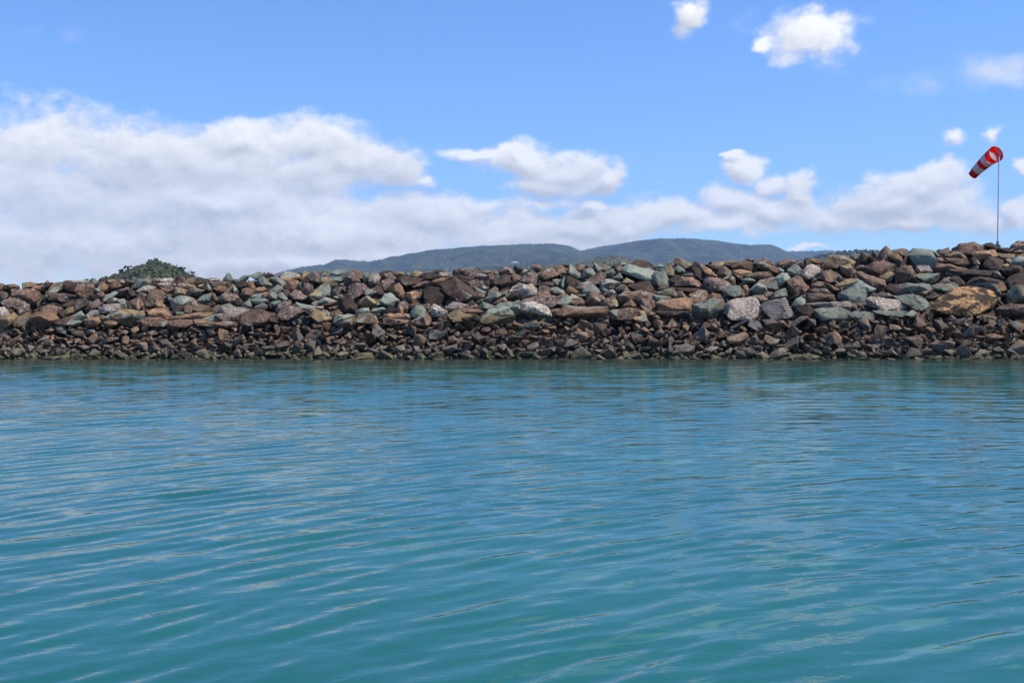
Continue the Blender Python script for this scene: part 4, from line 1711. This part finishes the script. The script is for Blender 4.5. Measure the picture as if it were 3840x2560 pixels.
def panel(bm):
    bmesh.ops.create_cube(bm, size=1.0, matrix=Matrix.Translation((lx, 0.03, 0.40)) @ Matrix.Rotation(0.12, 4, 'X') @ Matrix.Diagonal((0.42, 0.26, 0.05, 1)))
    tube(bm, (lx, 0.03, 0.43), (lx, 0.03, 0.51), 0.035, 0.016)


part("white_panel", panel, WPAINT, beacon, False)

# pale post on a crest boulder
pp = at(1675, 1019, 56.4)
post = empty("marker_post", pp)
tag(post, "short white marker post standing on a crest boulder left of the beacon", "post")
part("post_shaft", lambda bm: tube(bm, (0.01, 0, -0.5), (-0.01, 0, 0.150), 0.016, 0.013, 8), WPAINT, post)
part("post_cap", lambda bm: tube(bm, (-0.01, 0, 0.150), (-0.011, 0, 0.165), 0.018, 0.008, 8), WPAINT, post)

# mast of a boat moored on the far side
MY = 120.0
mb = at(2784, 990, MY)
mt_ = at(2779, 941, MY)
mast = empty("sailing_mast", (mb.x, MY, -0.5))
tag(mast, "thin pale mast leaning slightly above the crest boulders", "mast")
hz = mt_.z + 0.5
dxm = (mt_.x - mb.x)
part("spar", lambda bm: tube(bm, (-dxm * 0.6, 0, 0), (dxm, 0, hz), 0.13, 0.035, 10), flat_mat("mast_alloy", (0.52, 0.55, 0.60), 0.4), mast)
part("masthead", lambda bm: tube(bm, (dxm - 0.10, 0, hz), (dxm + 0.10, 0, hz), 0.03, n=6), STEEL, mast)

# green weed among the toe rocks
wp = wall_hit(1944, 1256)
weed = empty("weed_tuft", wp + Vector((0, -0.35, 0)))
tag(weed, "small bright green weed tuft growing between the small rocks", "weed")


def blades(bm):
    r2 = random.Random(3)
    for i in range(16):
        a = r2.uniform(0, 6.28)
        L = r2.uniform(0.14, 0.30)
        o_ = Vector((r2.uniform(-0.05, 0.05), r2.uniform(-0.05, 0.05), -0.05))
        d = Vector((math.cos(a) * 0.35, math.sin(a) * 0.35, 1)).normalized()
        s = Vector((math.sin(a), -math.cos(a), 0)) * 0.016
        v = [bm.verts.new(o_ - s), bm.verts.new(o_ + s), bm.verts.new(o_ + d * L * 0.6 + s * 0.8), bm.verts.new(o_ + d * L * 0.6 - s * 0.8),
             bm.verts.new(o_ + d * L + Vector((math.cos(a), math.sin(a), -0.3)) * 0.05)]
        bm.faces.new(v[:4])
        bm.faces.new([v[3], v[2], v[4]])


part("blades", blades, flat_mat("weed_leaf", (0.12, 0.24, 0.035), 0.6), weed, False)


# ------------------------------------------------------------------ haze
def build_haze():
    bm = bmesh.new()
    bmesh.ops.create_cube(bm, size=1.0)
    me = bpy.data.meshes.new("haze")
    bm.to_mesh(me)
    bm.free()
    m = bpy.data.materials.new("haze_air")
    m.use_nodes = True
    t = NT(m.node_tree)
    t.n.clear()
    out = t.n.new("ShaderNodeOutputMaterial")
    v = t.n.new("ShaderNodeVolumePrincipled")
    v.inputs["Color"].default_value = HAZE_COL
    v.inputs["Density"].default_value = HAZE_D
    v.inputs["Anisotropy"].default_value = 0.0
    t.l.new(v.outputs[0], out.inputs["Volume"])
    o = link("haze", me, m)
    o.scale = (18400, 18400, 900)
    o.location = (0, 0, 448)
    tag(o, "thin sea haze over the far hills", None, None, "stuff")


HAZE_D = 7.0e-5
HAZE_COL = (0.46, 0.66, 1.0, 1)
build_haze()
